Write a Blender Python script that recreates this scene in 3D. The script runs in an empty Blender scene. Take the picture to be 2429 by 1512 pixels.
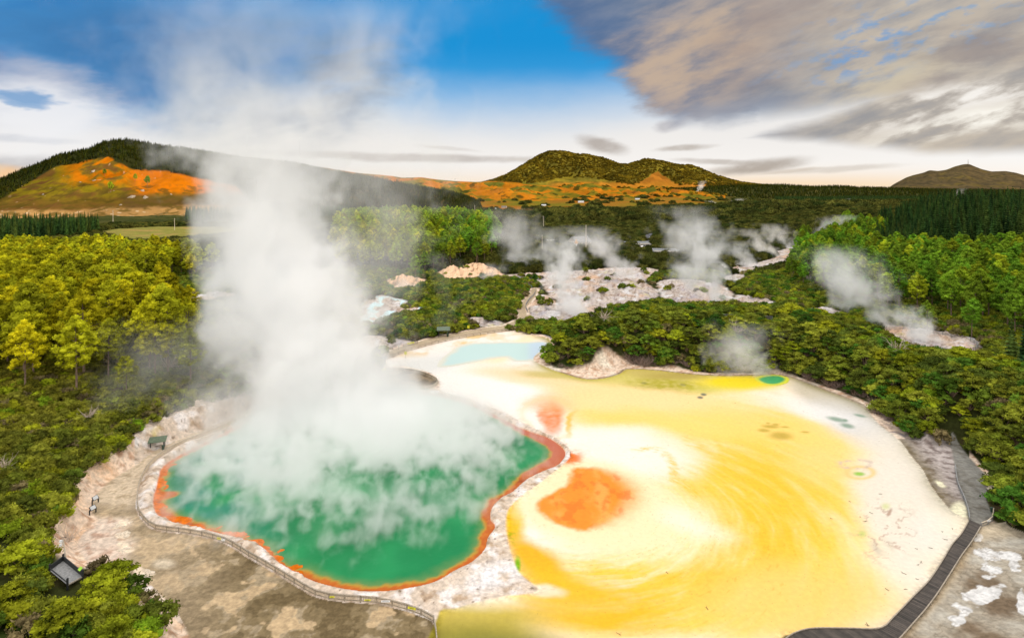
import bpy, math, random
import numpy as np
from mathutils import Vector, Matrix

sc = bpy.context.scene
COL = sc.collection
F, HZ, CX, H = 1425.0, 450.0, 1214.5, 60.0   # focal length, horizon row, centre column, camera height
R = math.radians
rng = np.random.default_rng(7)
random.seed(7)

def P(x, y, z=0.0):
    Y = F * (H - z) / (y - HZ)
    return np.array([(x - CX) * Y / F, Y, z])

def DX(X, Y): return CX + X / Y * F
def DY(Y, z=0.0): return HZ + F * (H - z) / Y

def lin(r, g, b):
    def f(c):
        c /= 255.0
        return c / 12.92 if c <= .04045 else ((c + .055) / 1.055) ** 2.4
    return np.array([f(r), f(g), f(b)])

# ------------------------------------------------------------------ noise
def _hash(ix, iy, seed):
    h = (ix.astype(np.int64) * 374761393 + iy.astype(np.int64) * 668265263 + seed * 974634777) & 0xffffffff
    h = ((h ^ (h >> 13)) * 1274126177) & 0xffffffff
    h = (h ^ (h >> 16)) & 0xffffffff
    return h
def perlin(x, y, seed=0):
    x0 = np.floor(x); y0 = np.floor(y)
    fx = x - x0; fy = y - y0
    u = fx * fx * fx * (fx * (fx * 6 - 15) + 10); v = fy * fy * fy * (fy * (fy * 6 - 15) + 10)
    def g(ox, oy):
        a = _hash(x0 + ox, y0 + oy, seed) * (2 * math.pi / 4294967296.0)
        return np.cos(a) * (fx - ox) + np.sin(a) * (fy - oy)
    a = g(0, 0); b = g(1, 0); c = g(0, 1); d = g(1, 1)
    return 1.5 * ((a + (b - a) * u) * (1 - v) + (c + (d - c) * u) * v)
def fbm(x, y, octaves=4, seed=0, gain=.5):
    s = 0; a = 1; t = 0
    for o in range(octaves):
        s = s + a * perlin(x, y, seed + o * 17); t += a
        a *= gain; x = x * 2.03 + 11.3; y = y * 2.03 - 7.1
    return s / t
def sm(a, b, x):
    t = np.clip((x - a) / (b - a), 0, 1)
    return t * t * (3 - 2 * t)

# ------------------------------------------------------------------ polygons on the ground plane
def smooth_poly(pts, n=4, closed=True):
    pts = np.array(pts, float); N = len(pts); out = []
    for i in range(N if closed else N - 1):
        if closed: p0, p1, p2, p3 = pts[i - 1], pts[i], pts[(i + 1) % N], pts[(i + 2) % N]
        else: p0, p1, p2, p3 = pts[max(i - 1, 0)], pts[i], pts[i + 1], pts[min(i + 2, N - 1)]
        for k in range(n):
            t = k / n
            out.append(.5 * ((2 * p1) + (-p0 + p2) * t + (2 * p0 - 5 * p1 + 4 * p2 - p3) * t * t + (-p0 + 3 * p1 - 3 * p2 + p3) * t ** 3))
    if not closed: out.append(pts[-1])
    return np.array(out)
def ground_poly(px, z=0.0, n=4):
    return np.array([P(a, b, z)[:2] for a, b in smooth_poly(px, n)])
def sdf(poly, X, Y, far=60.0):
    """signed distance in metres, negative inside; 'far' beyond the box"""
    X = np.asarray(X, float); Y = np.asarray(Y, float)
    out = np.full(X.shape, far)
    lo = poly.min(0) - far; hi = poly.max(0) + far
    m = (X > lo[0]) & (X < hi[0]) & (Y > lo[1]) & (Y < hi[1])
    x = X[m]; y = Y[m]
    d = np.full(x.shape, 1e18); ins = np.zeros(x.shape, bool)
    N = len(poly)
    for i in range(N):
        ax, ay = poly[i - 1]; bx, by = poly[i]
        ex, ey = bx - ax, by - ay; L = ex * ex + ey * ey + 1e-12
        t = np.clip(((x - ax) * ex + (y - ay) * ey) / L, 0, 1)
        d = np.minimum(d, (x - ax - t * ex) ** 2 + (y - ay - t * ey) ** 2)
        c = ((ay > y) != (by > y)) & (x < (bx - ax) * (y - ay) / ((by - ay) if by != ay else 1e-12) + ax)
        ins ^= c
    d = np.sqrt(d); d[ins] *= -1
    out[m] = np.minimum(d, far)
    return out

POOL = [(370,1150),(385,1105),(430,1075),(480,1050),(540,1020),(600,985),(680,955),(780,935),(900,925),(990,930),(1060,938),(1130,960),
        (1180,985),(1230,1010),(1270,1025),(1310,1040),(1342,1070),(1325,1100),(1290,1115),(1250,1135),(1215,1165),(1190,1178),(1170,1198),
        (1163,1225),(1176,1245),(1158,1272),(1150,1300),(1120,1330),(1080,1350),(1030,1378),(960,1394),(890,1401),(820,1395),(750,1378),
        (700,1355),(650,1325),(620,1296),(560,1273),(500,1259),(440,1245),(390,1230),(366,1210),(362,1180)]
TERR = [(1035,1470),(1085,1440),(1180,1415),(1275,1400),(1230,1355),(1205,1285),(1200,1230),(1218,1192),(1290,1138),(1352,1085),(1330,1046),
        (1270,1018),(1200,982),(1120,950),(1050,930),(1042,905),(1020,884),(960,868),(915,868),(920,850),(960,832),(1080,803),(1200,786),
        (1260,795),(1308,812),(1290,838),(1262,850),(1300,872),(1340,886),(1385,898),(1430,897),(1470,886),(1490,875),(1560,878),(1640,887),
        (1720,891),(1850,890),(1900,903),(1950,922),(2010,945),(2050,965),(2085,1005),(2135,1045),(2165,1085),(2190,1115),(2215,1160),
        (2262,1215),(2298,1235),(2250,1310),(2170,1420),(2088,1495),(1900,1502),(1850,1530),(1850,1700),(1035,1700)]
FENCE = [(690,948),(600,985),(500,1030),(440,1050),(400,1070),(360,1100),(335,1140),(326,1180),(328,1215),(345,1240),(370,1256),(430,1265),
         (480,1274),(530,1287),(560,1302),(600,1327),(650,1357),(700,1387),(745,1412),(790,1423),(850,1428),(900,1432),(950,1442),(1000,1459),
         (1030,1475),(1036,1520),(1037,1600)]
MUDL = FENCE[::-1] + [(640,955),(560,985),(480,1018),(400,1052),(360,1072),(320,1103),(283,1126),(262,1140),(232,1168),(216,1208),(232,1235),
         (203,1258),(184,1291),(204,1328),(235,1351),(262,1361),(320,1371),(345,1380),(385,1418),(409,1441),(429,1475),(449,1511),(480,1600)]
MOUND = [(1262,853),(1300,822),(1400,800),(1500,786),(1700,780),(1850,784),(1990,800),(2080,852),(2200,905),(2330,925),(2429,930),(2900,900),(2900,1500),
         (2560,1330),(2429,1275),(2368,1245),(2352,1200),(2352,1130),(2310,1085),(2270,1055),(2240,1062),(2180,1060),(2120,1008),(2065,955),
         (1980,922),(1900,893),(1720,880),(1640,876),(1560,868),(1500,864),(1440,872),(1400,882),(1330,870)]
PATHR = [(2258,1040),(2300,1085),(2325,1112),(2345,1135),(2340,1165),(2340,1190),(2352,1215),(2352,1233),(2328,1246),(2300,1232),(2290,1195),
         (2272,1150),(2266,1110)]
BLUEP = [(1040,868),(1075,832),(1110,816),(1180,812),(1240,812),(1300,812),(1288,838),(1262,853),(1225,856),(1200,846),(1160,850),(1100,862)]
GREENP = [(1795,898),(1815,891),(1845,890),(1866,897),(1862,906),(1840,912),(1812,909)]
PATHM = [(905,850),(935,828),(1000,808),(1080,790),(1160,776),(1200,770),(1232,752),(1228,738),(1240,716),(1258,697),(1262,686),(1272,684),
         (1272,696),(1262,712),(1246,732),(1250,752),(1225,772),(1205,780),(1130,790),(1080,799),(1000,818),(950,835),(919,848)]
OVAL = [(908,875),(957,873),(990,877),(1020,888),(1039,903),(1036,912),(1017,920),(982,921),(930,918),(900,905)]
# bare pale geothermal ground further off
BARE = {
 'hot_flat': [(1195,655),(1260,650),(1330,648),(1420,640),(1480,636),(1560,640),(1545,655),(1530,668),(1545,680),(1560,690),(1548,712),(1500,722),
              (1440,730),(1400,745),(1340,758),(1290,752),(1300,730),(1330,722),(1300,700),(1290,680),(1270,668),(1215,664)],
 'hot_b': [(1560,672),(1600,662),(1680,668),(1720,680),(1740,700),(1720,722),(1640,724),(1590,716),(1570,700)],
 'cream': [(858,718),(880,705),(905,700),(940,706),(975,716),(1022,730),(1020,738),(960,745),(930,755),(890,768),(850,772)],
 'cliffs': [(1030,655),(1050,646),(1095,640),(1120,630),(1150,636),(1185,645),(1195,655),(1160,664),(1100,668),(1060,668)],
 'cliff_b': [(912,672),(925,662),(960,668),(1010,664),(1000,680),(950,690),(918,684)],
 'hot_c': [(1258,708),(1300,700),(1340,730),(1400,748),(1450,752),(1440,772),(1380,780),(1320,776),(1285,768),(1262,752)],
 'hot_d': [(1745,700),(1800,706),(1840,716),(1850,724),(1800,728),(1750,722)],
 'hot_e': [(1725,655),(1760,650),(1770,662),(1745,672),(1722,668)],
 'pale_c': [(1100,757),(1130,752),(1165,757),(1200,768),(1160,775),(1128,770)],
 'pale_d': [(858,800),(900,796),(950,803),(990,815),(940,824),(900,830),(880,845),(905,855),(880,862),(840,860)],
 'white_r': [(2095,772),(2150,776),(2210,783),(2260,790),(2310,802),(2330,818),(2325,838),(2270,848),(2210,838),(2150,822),(2110,800)],
 'white_r2': [(1900,735),(1960,730),(2010,742),(2020,752),(1960,752)],
 'valley_l': [(395,748),(430,738),(500,722),(560,718),(560,745),(500,755),(440,765)],
 'far_a': [(1720,640),(1780,628),(1850,605),(1840,596),(1870,600),(1880,615),(1830,640),(1770,650)],
 'far_b': [(1830,600),(1880,585),(1940,565),(1960,570),(1900,595),(1850,606)],
 'cream_s': [(1265,800),(1240,795),(1290,792),(1310,800),(1320,812),(1290,812)],
 'viewm': [(1700,812),(1760,806),(1830,812),(1830,822),(1760,822),(1700,820)],
}
G = {k: ground_poly(v) for k, v in dict(POOL=POOL, TERR=TERR, MUDL=MUDL, MOUND=MOUND, PATHR=PATHR, BLUEP=BLUEP, GREENP=GREENP, PATHM=PATHM, OVAL=OVAL).items()}
GB = {k: ground_poly(v) for k, v in BARE.items()}
FIELD = ground_poly([(238,552),(300,543),(420,540),(560,540),(640,548),(560,566),(420,576),(330,578),(262,566)])
ROADM = ground_poly([(1508,598),(1524,590),(1530,578),(1528,566),(1540,558),(1550,560),(1545,572),(1542,588),(1524,600)])

def bare_sdf(X, Y):
    d = np.full(np.shape(X), 60.0)
    for p in GB.values(): d = np.minimum(d, sdf(p, X, Y))
    return d

def far_rise(X, Y):
    """rolling farmland beyond the valley"""
    xd = DX(X, Y)
    m = sm(1800, 3000, Y) * sm(700, 1000, xd) * (1 - sm(1560, 1850, xd))
    roll = fbm(X / 420, Y / 620, 4, 31)
    z = m * (26 + 46 * np.abs(roll) + 34 * sm(2600, 5200, Y))
    z = z + sm(3000, 7000, Y) * 55 * (1 - m * .6) * (1 + .4 * fbm(X / 900, Y / 900, 2, 5))
    return z

def ground_z(X, Y, detail=True):
    X = np.asarray(X, float); Y = np.asarray(Y, float)
    xd = DX(X, Y); yd = DY(Y)
    dT = sdf(G['TERR'], X, Y); dP = sdf(G['POOL'], X, Y); dM = sdf(G['MUDL'], X, Y); dMo = sdf(G['MOUND'], X, Y); dR = sdf(G['PATHR'], X, Y)
    dB = bare_sdf(X, Y); dO = sdf(G['OVAL'], X, Y); dPa = sdf(G['PATHM'], X, Y)
    flat = np.minimum(np.minimum(np.minimum(dT, dP), np.minimum(dM, dO)), np.minimum(dPa, dR))
    near = np.minimum(flat, dB)
    # right hand mound behind the terrace
    z = 8.5 * sm(0, 15, -dMo) * (1 + .22 * fbm(X / 18, Y / 18, 3, 3))
    # left bank, above the path
    left = (xd < 700) & (dM > 0)
    z = z + np.where(left, 1, 0) * (3.6 * sm(.3, 4.5, dM) + 3.5 * sm(6, 40, dM)) * sm(0, 3, dP) * (1 - sm(560, 700, xd)) * (1 - sm(260, 420, Y))
    # general unevenness in the scrub
    z = z + sm(3, 18, near) * (1.6 + 2.4 * fbm(X / 30, Y / 30, 3, 9)) * (1 - sm(900, 2500, Y))
    # grove knoll, right hand forest ridge, shrubby hill further off
    z = z + 20 * np.exp(-((X + 120) / 170) ** 2 - ((Y - 690) / 160) ** 2)
    z = z + sm(300, 640, X + (Y - 600) * .12) * 28 * sm(300, 560, Y) * (1 - sm(1100, 1900, Y)) * (1 + .12 * fbm(X / 130, Y / 130, 2, 21))
    z = z + sm(25, 330, X - .93 * Y) * 215 * (1 - sm(330, 620, Y))  # unseen high ridge right of the view, added to shade terrace and plume
    z = z + 16 * np.exp(-((X - 150) / 120) ** 2 - ((Y - 1180) / 160) ** 2)
    z = z + 12 * np.exp(-((X - 330) / 150) ** 2 - ((Y - 1900) / 400) ** 2)
    z = z + sm(500, 1500, Y) * (1 - sm(2500, 4000, Y)) * 6 * fbm(X / 160, Y / 160, 3, 13)
    # pale geothermal ground: hummocks and craters
    inb = sm(0, 6, -dB) * sm(0, 4, dPa)
    z = z + inb * (.2 + 2.4 * np.abs(fbm(X / 20, Y / 14, 5, 41, .6)) * 2 + 1.2 * fbm(X / 5, Y / 5, 4, 42))
    dCl = np.minimum(sdf(GB['cliffs'], X, Y), sdf(GB['cliff_b'], X, Y))
    z = z + sm(0, 12, -dCl) * 4.6 * (0.6 + 1.3 * fbm(X / 8, Y / 8, 4, 44, .6))
    z = z + far_rise(X, Y)
    # the pool basin and its rim
    z = np.where(dP < 0, -.3 - 1.0 * sm(0, 5, -dP), z)
    z = z + sm(0, .6, dP) * (1 - sm(1.2, 4, dP)) * .22 * (1 - sm(60, 61, dP))
    sint = sm(0, .6, dP) * (1 - sm(5, 9, dP))
    if detail:
        z = z + sint * .16 * fbm(X / 1.6, Y / 1.6, 4, 71)
        z = z + sm(-.5, 3, dM) * (1 - sm(6, 16, dM)) * (xd < 720) * 1.1 * np.abs(fbm(X / 4.5, Y / 4.5, 4, 73))
        z = z + np.where(dM < -1, 1, 0) * .05 * fbm(X / 4, Y / 4, 3, 75)
    return z

def srgb(t): return lin(*t)
def mix(c, col, m):
    m = np.clip(m, 0, 1)[..., None]
    return c * (1 - m) + np.asarray(col) * m
def blob(xd, yd, cx, cy, rx, ry, rot=0.0, soft=.5):
    """soft ellipse laid on the ground: 1 inside, 0 outside"""
    a = R(rot); dx = xd - cx; dy = yd - cy
    u = (dx * math.cos(a) + dy * math.sin(a)) / rx; v = (-dx * math.sin(a) + dy * math.cos(a)) / ry
    return 1 - sm(1 - soft, 1 + soft, np.sqrt(u * u + v * v))

def ground_colour(X, Y, Z):
    xd = DX(X, Y); yd = DY(Y)
    near = Y < 700
    n1 = fbm(X / 9, Y / 9, 4, 101); n2 = fbm(X / 2.2, Y / 2.2, 4, 111); n3 = fbm(X / 30, Y / 30, 4, 121)
    # soil and undergrowth
    c = np.zeros(X.shape + (3,)) + np.array([.035, .040, .012])
    c = mix(c, [.075, .050, .028], sm(.0, .5, n1) * .8)
    c = mix(c, [.030, .052, .010], sm(.05, .5, fbm(X / 16, Y / 16, 3, 131)))
    # valley scrub far off
    f = sm(700, 1400, Y)
    n4 = fbm(X / 60, Y / 110, 5, 141); n5 = fbm(X / 14, Y / 22, 4, 151)
    scrub = mix(np.zeros(c.shape) + np.array([.042, .050, .014]), [.085, .080, .026], sm(-.1, .45, n4)); scrub = mix(scrub, [.018, .030, .010], sm(.05, .5, n5) * .8)
    c = mix(c, scrub, f)
    # farmland
    fm = sm(1500, 1800, Y + 250 * n4) * sm(1000, 1120, xd + 40 * n4) * (1 - sm(1640, 1760, xd + 60 * n4)) * (1 - sm(1600, 2600, Y * 0 + (X - 900) * 2))
    g1 = fbm(X / 240, Y / 420, 4, 161)
    farm = mix(np.zeros(c.shape) + lin(196, 140, 56), lin(150, 146, 52), sm(-.15, .3, g1)); farm = mix(farm, lin(104, 128, 48), sm(.3, .42, g1)); farm = mix(farm, lin(206, 128, 44), sm(.05, .5, fbm(X / 300, Y / 300, 3, 163)))
    c = mix(c, farm * .46, fm)
    # small fields
    c = mix(c, lin(150, 146, 74) * .8, sm(4, -10, sdf(FIELD, X, Y)) * (.85 + .3 * n3)); c = mix(c, lin(166, 138, 84) * .8, sm(4, -20, sdf(FIELD, X, Y)) * sm(0, .4, n3))
    # bare geothermal ground
    dB = bare_sdf(X, Y) + 2.2 * n1 + 2.0 * n3
    b = np.zeros(c.shape) + lin(226, 212, 202)
    b = mix(b, lin(238, 200, 170), sm(-.05, .4, n3)); b = mix(b, lin(205, 196, 205), sm(.05, .5, fbm(X / 12, Y / 20, 4, 171)))
    b = mix(b, lin(225, 215, 150), sm(.28, .5, n1) * .7); b = mix(b, lin(126, 106, 92), sm(.05, .4, n2) * .6); b = mix(b, lin(150, 126, 108), sm(.07, .02, np.abs(fbm(X / 10, Y / 18, 4, 175))) * .6); b = mix(b, lin(244, 240, 240), sm(.1, .4, fbm(X / 7, Y / 10, 4, 177)))
    c = mix(c, b * .70, sm(1.0, -1.0, dB))
    dc = np.minimum(sdf(GB['cliffs'], X, Y), sdf(GB['cliff_b'], X, Y)); cc = mix(np.zeros(c.shape) + lin(236, 196, 160), lin(150, 120, 96), sm(.0, .4, fbm(X / 3, Y / 14, 4, 173)))
    c = mix(c, cc, sm(1, -3, dc))
    strm = sm(.16, .05, np.abs(fbm(X / 14, Y / 26, 3, 181) + .05)) * sm(1, -3, sdf(GB['cream'], X, Y))
    c = mix(c, lin(196, 222, 226), strm)
    # pale banks around the terrace and above the left path
    dT = sdf(G['TERR'], X, Y); dP = sdf(G['POOL'], X, Y); dM = sdf(G['MUDL'], X, Y); dO = sdf(G['OVAL'], X, Y)
    bank = np.zeros(c.shape) + lin(240, 216, 194); bank = mix(bank, lin(206, 168, 140), sm(-.02, .3, n2)); bank = mix(bank, lin(250, 236, 216), sm(.0, .4, n1)); bank = mix(bank, lin(170, 132, 104), sm(.05, .015, np.abs(fbm(X / 4, Y / 7, 4, 191))) * .5)
    bank = bank * .88
    c = mix(c, bank, sm(3.8, 2.4, dT + 2.4 * n1 - 8.5 * np.exp(-((xd - 1425) / 62) ** 2) - 3 * np.exp(-((xd - 1600) / 40) ** 2)) * (yd < 1010))
    c = mix(c, mix(bank, lin(150, 140, 140), sm(-.1, .4, n2)), sm(4.6, 3.2, dT + 1.5 * n1) * sm(2060, 2120, xd) * (yd < 1260))
    lb = (xd < 760)
    c = mix(c, mix(bank, lin(225, 180, 140), sm(0, .5, n1)), lb * sm(5.2, 3.6, dM + 2.6 * n1))
    # left mud flat
    mud = np.zeros(c.shape) + lin(158, 142, 116)
    m1 = fbm(X / 7, Y / 7, 5, 201); m2 = fbm(X / 2.4 + m1, Y / 2.4, 4, 203); m3 = fbm(X / 18, Y / 12, 3, 205)
    mud = mix(mud, lin(128, 112, 84), sm(.0, .09, m1 + .3 * m2 + .12)); mud = mix(mud, lin(92, 78, 54), sm(.10, .17, m1 + .4 * m2 + .1 * m3) * .6)
    mud = mix(mud, lin(186, 162, 128), sm(.10, .2, -m1 + .4 * m2))
    mud = mix(mud, lin(176, 158, 132), sm(640, 380, xd) * .5)
    pth = np.zeros(c.shape) + lin(200, 182, 158); pth = mix(pth, lin(160, 142, 114), sm(0, .4, n2) * .7)
    mud = mix(mud, pth, sm(1225, 1185, yd + 12 * n1))
    sal = np.zeros(c.shape) + lin(214, 196, 180); sal = mix(sal, lin(190, 160, 140), sm(-.1, .4, n2))
    mud = mix(mud, sal, sm(340, 270, xd + 40 * n1) * sm(1215, 1240, yd)); 
    mud = mix(mud, lin(232, 214, 190), np.maximum.reduce([blob(xd, yd, a, b_, rx, ry, 0, .25) for a, b_, rx, ry in
              [(291,1241,10,9),(290,1269,16,7),(292,1291,14,9),(302,1302,16,7),(345,1360,22,6),(330,1352,14,8)]]) * sm(-.6, .1, n2 + .1))
    mud = mix(mud, lin(206, 192, 170), blob(xd, yd, 388, 1336, 26, 12, 0, .5) * .7)
    c = mix(c, mud, sm(.3, -.3, dM))
    # sinter margin between fence and water
    sin_ = np.zeros(c.shape) + lin(222, 204, 186); sin_ = mix(sin_, lin(186, 162, 138), sm(.0, .35, n2)); sin_ = mix(sin_, lin(244, 236, 232), sm(.0, .35, fbm(X / 3.5, Y / 3.5, 4, 211)))
    sin_ = mix(sin_, lin(120, 98, 78), sm(.32, .5, fbm(X / .9, Y / .9, 4, 213)) * .8); sin_ = mix(sin_, lin(228, 210, 120), sm(.34, .5, n1) * .5)
    sin_ = sin_ * .86
    margin = (dM > -.2) & (dT > -.3) & (dP > -.4) & (dP < 16) & (yd > 925) & (xd > 318) & (xd < 1352)
    c = mix(c, sin_, np.where(margin, 1.0, 0.0))
    c = mix(c, lin(248, 244, 244) * .82, blob(xd + 20 * n1, yd + 12 * n2, 1175, 1365, 70, 30, -12, .7) * np.where(margin, 1, 0) * sm(-.4, .2, n2 + .15))
    # -------- the terrace
    wx = 26 * fbm(X / 16, Y / 16, 4, 221) + 6 * n2; wy = 16 * fbm(X / 16, Y / 16, 4, 223) + 3 * n2
    x = xd + wx * sm(820, 1000, yd); y = yd + wy * sm(820, 1000, yd)
    # flow streaks curling round the orange pool
    ox, oy = P(1400, 1180)[:2]; rx_ = X - ox; ry_ = Y - oy
    rr = np.hypot(rx_, ry_) + 1e-3; th = np.arctan2(ry_, rx_)
    lr = np.log(rr + 6); sp = lr * 5.0 + th * .55 + .12 * n3
    st = fbm(sp * 2.6, th * 2.2, 4, 231, .6); st2 = fbm(sp * 9, th * 7, 3, 233)
    WHITE = lin(250, 242, 236); CREAM = lin(253, 228, 172); YEL = lin(250, 198, 60); DEEP = lin(236, 178, 16); GOLD = lin(244, 186, 30)
    t = np.zeros(c.shape) + WHITE
    t = mix(t, CREAM, sm(-.1, .3, n3) * .6); t = mix(t, lin(240, 222, 204), sm(.05, .35, fbm(X / 6, Y / 6, 5, 291, .6)) * .6)
    t = mix(t, lin(251, 220, 158), blob(x, y, 1520, 960, 300, 66, 4, .5) * .98)
    t = mix(t, lin(248, 212, 120), blob(x, y, 1620, 1010, 300, 26, 4, .7) * (.75 + .6 * st))
    t = mix(t, lin(246, 206, 96), blob(x, y, 1500, 1000, 110, 12, 12, .7) * .7)
    t = mix(t, lin(253, 212, 92), blob(x, y, 1810, 1230, 250, 250, 0, .5) * (.92 + .6 * st))
    t = mix(t, lin(252, 196, 48), blob(x, y, 1810, 1190, 180, 170, 0, .7) * (.80 + .75 * st + .3 * st2))
    t = mix(t, lin(251, 206, 78), blob(x, y, 1640, 1400, 420, 110, 0, .55) * (.92 + .7 * st + .3 * st2))
    t = mix(t, GOLD, blob(x, y, 1420, 1440, 170, 60, 8, .6) * (.95 + .6 * st))
    t = mix(t, lin(246, 190, 40), blob(x, y, 1730, 1340, 190, 70, -20, .7) * (.55 + 1.2 * st))
    t = mix(t, lin(244, 206, 116), blob(x, y, 1900, 1430, 230, 90, 0, .6) * .85)
    t = mix(t, lin(248, 214, 130), blob(x, y, 1960, 1090, 90, 60, 10, .7) * (.7 + .5 * n1))
    t = mix(t, lin(250, 216, 120), blob(x, y, 1640, 1010, 330, 30, 4, .8) * (.8 + .5 * st))
    # white fan right of the orange pool, streaked edge
    fan = blob(x + 40 * st + 14 * st2, y + 22 * st + 8 * st2, 1480, 1225, 235, 92, 12, .45)
    t = mix(t, lin(253, 232, 190), fan * (1 + .5 * st2)); t = mix(t, lin(252, 240, 226), blob(x, y, 1640, 1240, 90, 24, 20, .8) * .7)
    t = mix(t, lin(252, 240, 232), blob(x, y, 1500, 1075, 140, 50, 6, .6) * .9)
    t = mix(t, WHITE, blob(x, y, 1540, 1010, 250, 26, 3, .7) * 0 + blob(x, y, 1420, 1035, 120, 26, 0, .8) * .7)
    for a, b_, r1, r2, ro in [(1660,1060,34,10,35),(1710,1070,30,9,70),(1600,1120,40,8,60),(1640,1165,40,9,45),(1590,1085,20,6,60),(1540,1060,30,5,-6)]:
        t = mix(t, lin(240, 196, 60), blob(x + 10 * n2, y + 6 * n2, a, b_, r1, r2, ro, .9) * (.45 + 1.2 * st2))
    # deep yellow left edge of the bowl
    t = mix(t, lin(240, 190, 30), blob(x, y, 1222, 1235, 24, 62, -8, .5)); t = mix(t, DEEP, blob(x, y, 1270, 1330, 75, 34, 38, .5)); t = mix(t, lin(242, 188, 22), blob(x, y, 1330, 1390, 90, 26, 24, .6)*.9)
    t = mix(t, lin(170, 170, 20), blob(x, y, 1222, 1262, 8, 30, -10, .8) * sm(-.1, .3, n2)); t = mix(t, lin(130, 185, 30), blob(xd, yd, 1228, 1338, 7, 18, 0, .7))
    t = mix(t, lin(240, 236, 224), blob(x, y, 1285, 1398, 44, 14, 8, .5) * .9)
    # bottom left green shallows
    gs = sm(1405, 1450, y + (x - 1100) * -.04) * sm(1400, 1190, x)
    t = mix(t, lin(196, 176, 62), gs * .95); t = mix(t, lin(150, 142, 52), sm(1440, 1500, y) * sm(1330, 1120, x)); t = mix(t, lin(112, 116, 48), blob(x, y, 1190, 1545, 170, 40, 0, .6) * .8)
    t = mix(t, lin(228, 188, 60), blob(x, y, 1330, 1440, 80, 40, 0, .8) * .6)
    # white north-western flats
    t = mix(t, lin(250, 246, 243), blob(x, y, 1130, 915, 190, 52, 14, .4)); t = mix(t, lin(250, 246, 243), blob(x, y, 1260, 985, 110, 50, 30, .5) * .9)
    t = mix(t, lin(236, 204, 140), sm(.02, .35, fbm(X / 11, Y / 16, 5, 241)) * sm(850, 830, yd + (xd - 1050) * .05) * sm(1230, 1150, xd) * .9)
    t = mix(t, lin(232, 196, 160), sm(.1, .5, -fbm(X / 9, Y / 11, 4, 243)) * sm(840, 800, yd) * .6)
    t = mix(t, lin(222, 228, 222), sm(-1, 4, -sdf(G['BLUEP'], X, Y, 30) + 3) * .0)
    bl = blob(x, y, 1000, 868, 110, 22, -12, .6); t = mix(t, lin(228, 230, 230), bl * .8)
    t = mix(t, lin(246, 214, 160), blob(x, y, 1255, 900, 110, 14, 10, .7) * .7); t = mix(t, lin(250, 222, 180), blob(x, y, 1180, 880, 70, 10, 0, .9) * .5)
    # orange pools
    og = sdf(ground_poly([(1352,1112),(1400,1106),(1460,1120),(1505,1148),(1520,1180),(1492,1212),(1440,1244),(1390,1262),(1340,1250),(1290,1226),(1268,1202),(1280,1178),(1322,1160),(1350,1136)]), X, Y) + 1.0 * n1 + .5 * n2
    t = mix(t, lin(253, 232, 190), sm(6.5, 1.0, og) * .8)
    edge = 2.6 * sm(1380, 1500, xd) + .7
    t = mix(t, lin(252, 146, 36), sm(edge, -edge * 1.6, og + .9 * fbm(X / 2.6, Y / 3.4, 4, 287))); t = mix(t, lin(248, 128, 30), sm(0, .5, n1) * sm(0, -3, og) * sm(1420, 1350, xd + n3 * 60) * .7)
    t = mix(t, lin(255, 172, 84), sm(-.1, .4, fbm(X / 5, Y / 8, 5, 251)) * sm(0, -2, og) * .7); t = mix(t, lin(236, 112, 22), sm(.02, .3, fbm(X / 2.4, Y / 4, 4, 289)) * sm(0, -2, og) * .6)
    o2 = blob(x, y, 1308, 988, 30, 36, 12, .35); t = mix(t, lin(232, 128, 52), o2 * (.82 + .3 * n2)); t = mix(t, lin(240, 178, 124), blob(x, y, 1300, 955, 44, 20, 0, .9) * .7)
    t = mix(t, lin(232, 124, 60), blob(x, y, 1356, 1088, 36, 12, -16, .6) * sm(-.35, .2, n2 + .15)); t = mix(t, lin(236, 130, 70), blob(x, y, 1328, 1052, 18, 4, 10, .6) * .6)
    t = mix(t, lin(228, 184, 50), blob(x, y, 1352, 1000, 7, 26, 14, .8) * .9); t = mix(t, lin(240, 206, 130), np.exp(-((np.hypot((x - 1300) / 62, (y - 990) / 50) - 1) / .16) ** 2) * .35)
    # north edge: olive, lemon and the grey sheet at right
    ed = np.exp(-(np.abs(dT) / 2.6) ** 2) * (yd < 920)
    t = mix(t, lin(150, 138, 40), ed * sm(1240, 1300, xd) * sm(2050, 1900, xd) * .9)
    t = mix(t, lin(206, 196, 96), blob(x, y, 1540, 898, 240, 18, 3, .7) * .85); t = mix(t, lin(176, 166, 40), blob(x + 10 * n2, y + 5 * n2, 1590, 914, 90, 15, 5, .6) * (.8 + .9 * n2)); t = mix(t, lin(196, 180, 90), blob(x, y, 1560, 880, 260, 8, 2, .8) * .8); t = mix(t, lin(190, 170, 36), blob(x, y, 1200 + 90, 888, 55, 8, 4, .7) * .6)
    t = mix(t, lin(176, 156, 70), blob(x, y, 1600, 892, 90, 8, 2, .7) * .8)
    t = mix(t, lin(238, 216, 4), blob(xd + 8 * n1, yd + 3 * n1, 1755, 907, 95, 17, 1, .5)); t = mix(t, lin(206, 206, 40), blob(xd, yd, 1690, 925, 60, 10, 0, .8) * .4)
    gr = blob(x, y, 1985, 955, 120, 40, 27, .35); t = mix(t, lin(196, 188, 168), gr * .9); t = mix(t, lin(150, 142, 104), np.exp(-(dT / 3.2) ** 2) * sm(1870, 1920, xd) * sm(1260, 1180, yd) * .9)
    t = mix(t, lin(214, 216, 222), blob(x, y, 2030, 1010, 95, 34, 30, .6) * .9); t = mix(t, lin(238, 238, 240), blob(x, y, 1930, 975, 110, 22, 14, .7) * .8)
    t = mix(t, lin(232, 226, 216), blob(x, y, 2130, 1200, 90, 190, -14, .5) * .9); t = mix(t, lin(232, 232, 228), blob(x, y, 2230, 1260, 60, 60, 0, .6) * .6)
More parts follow.
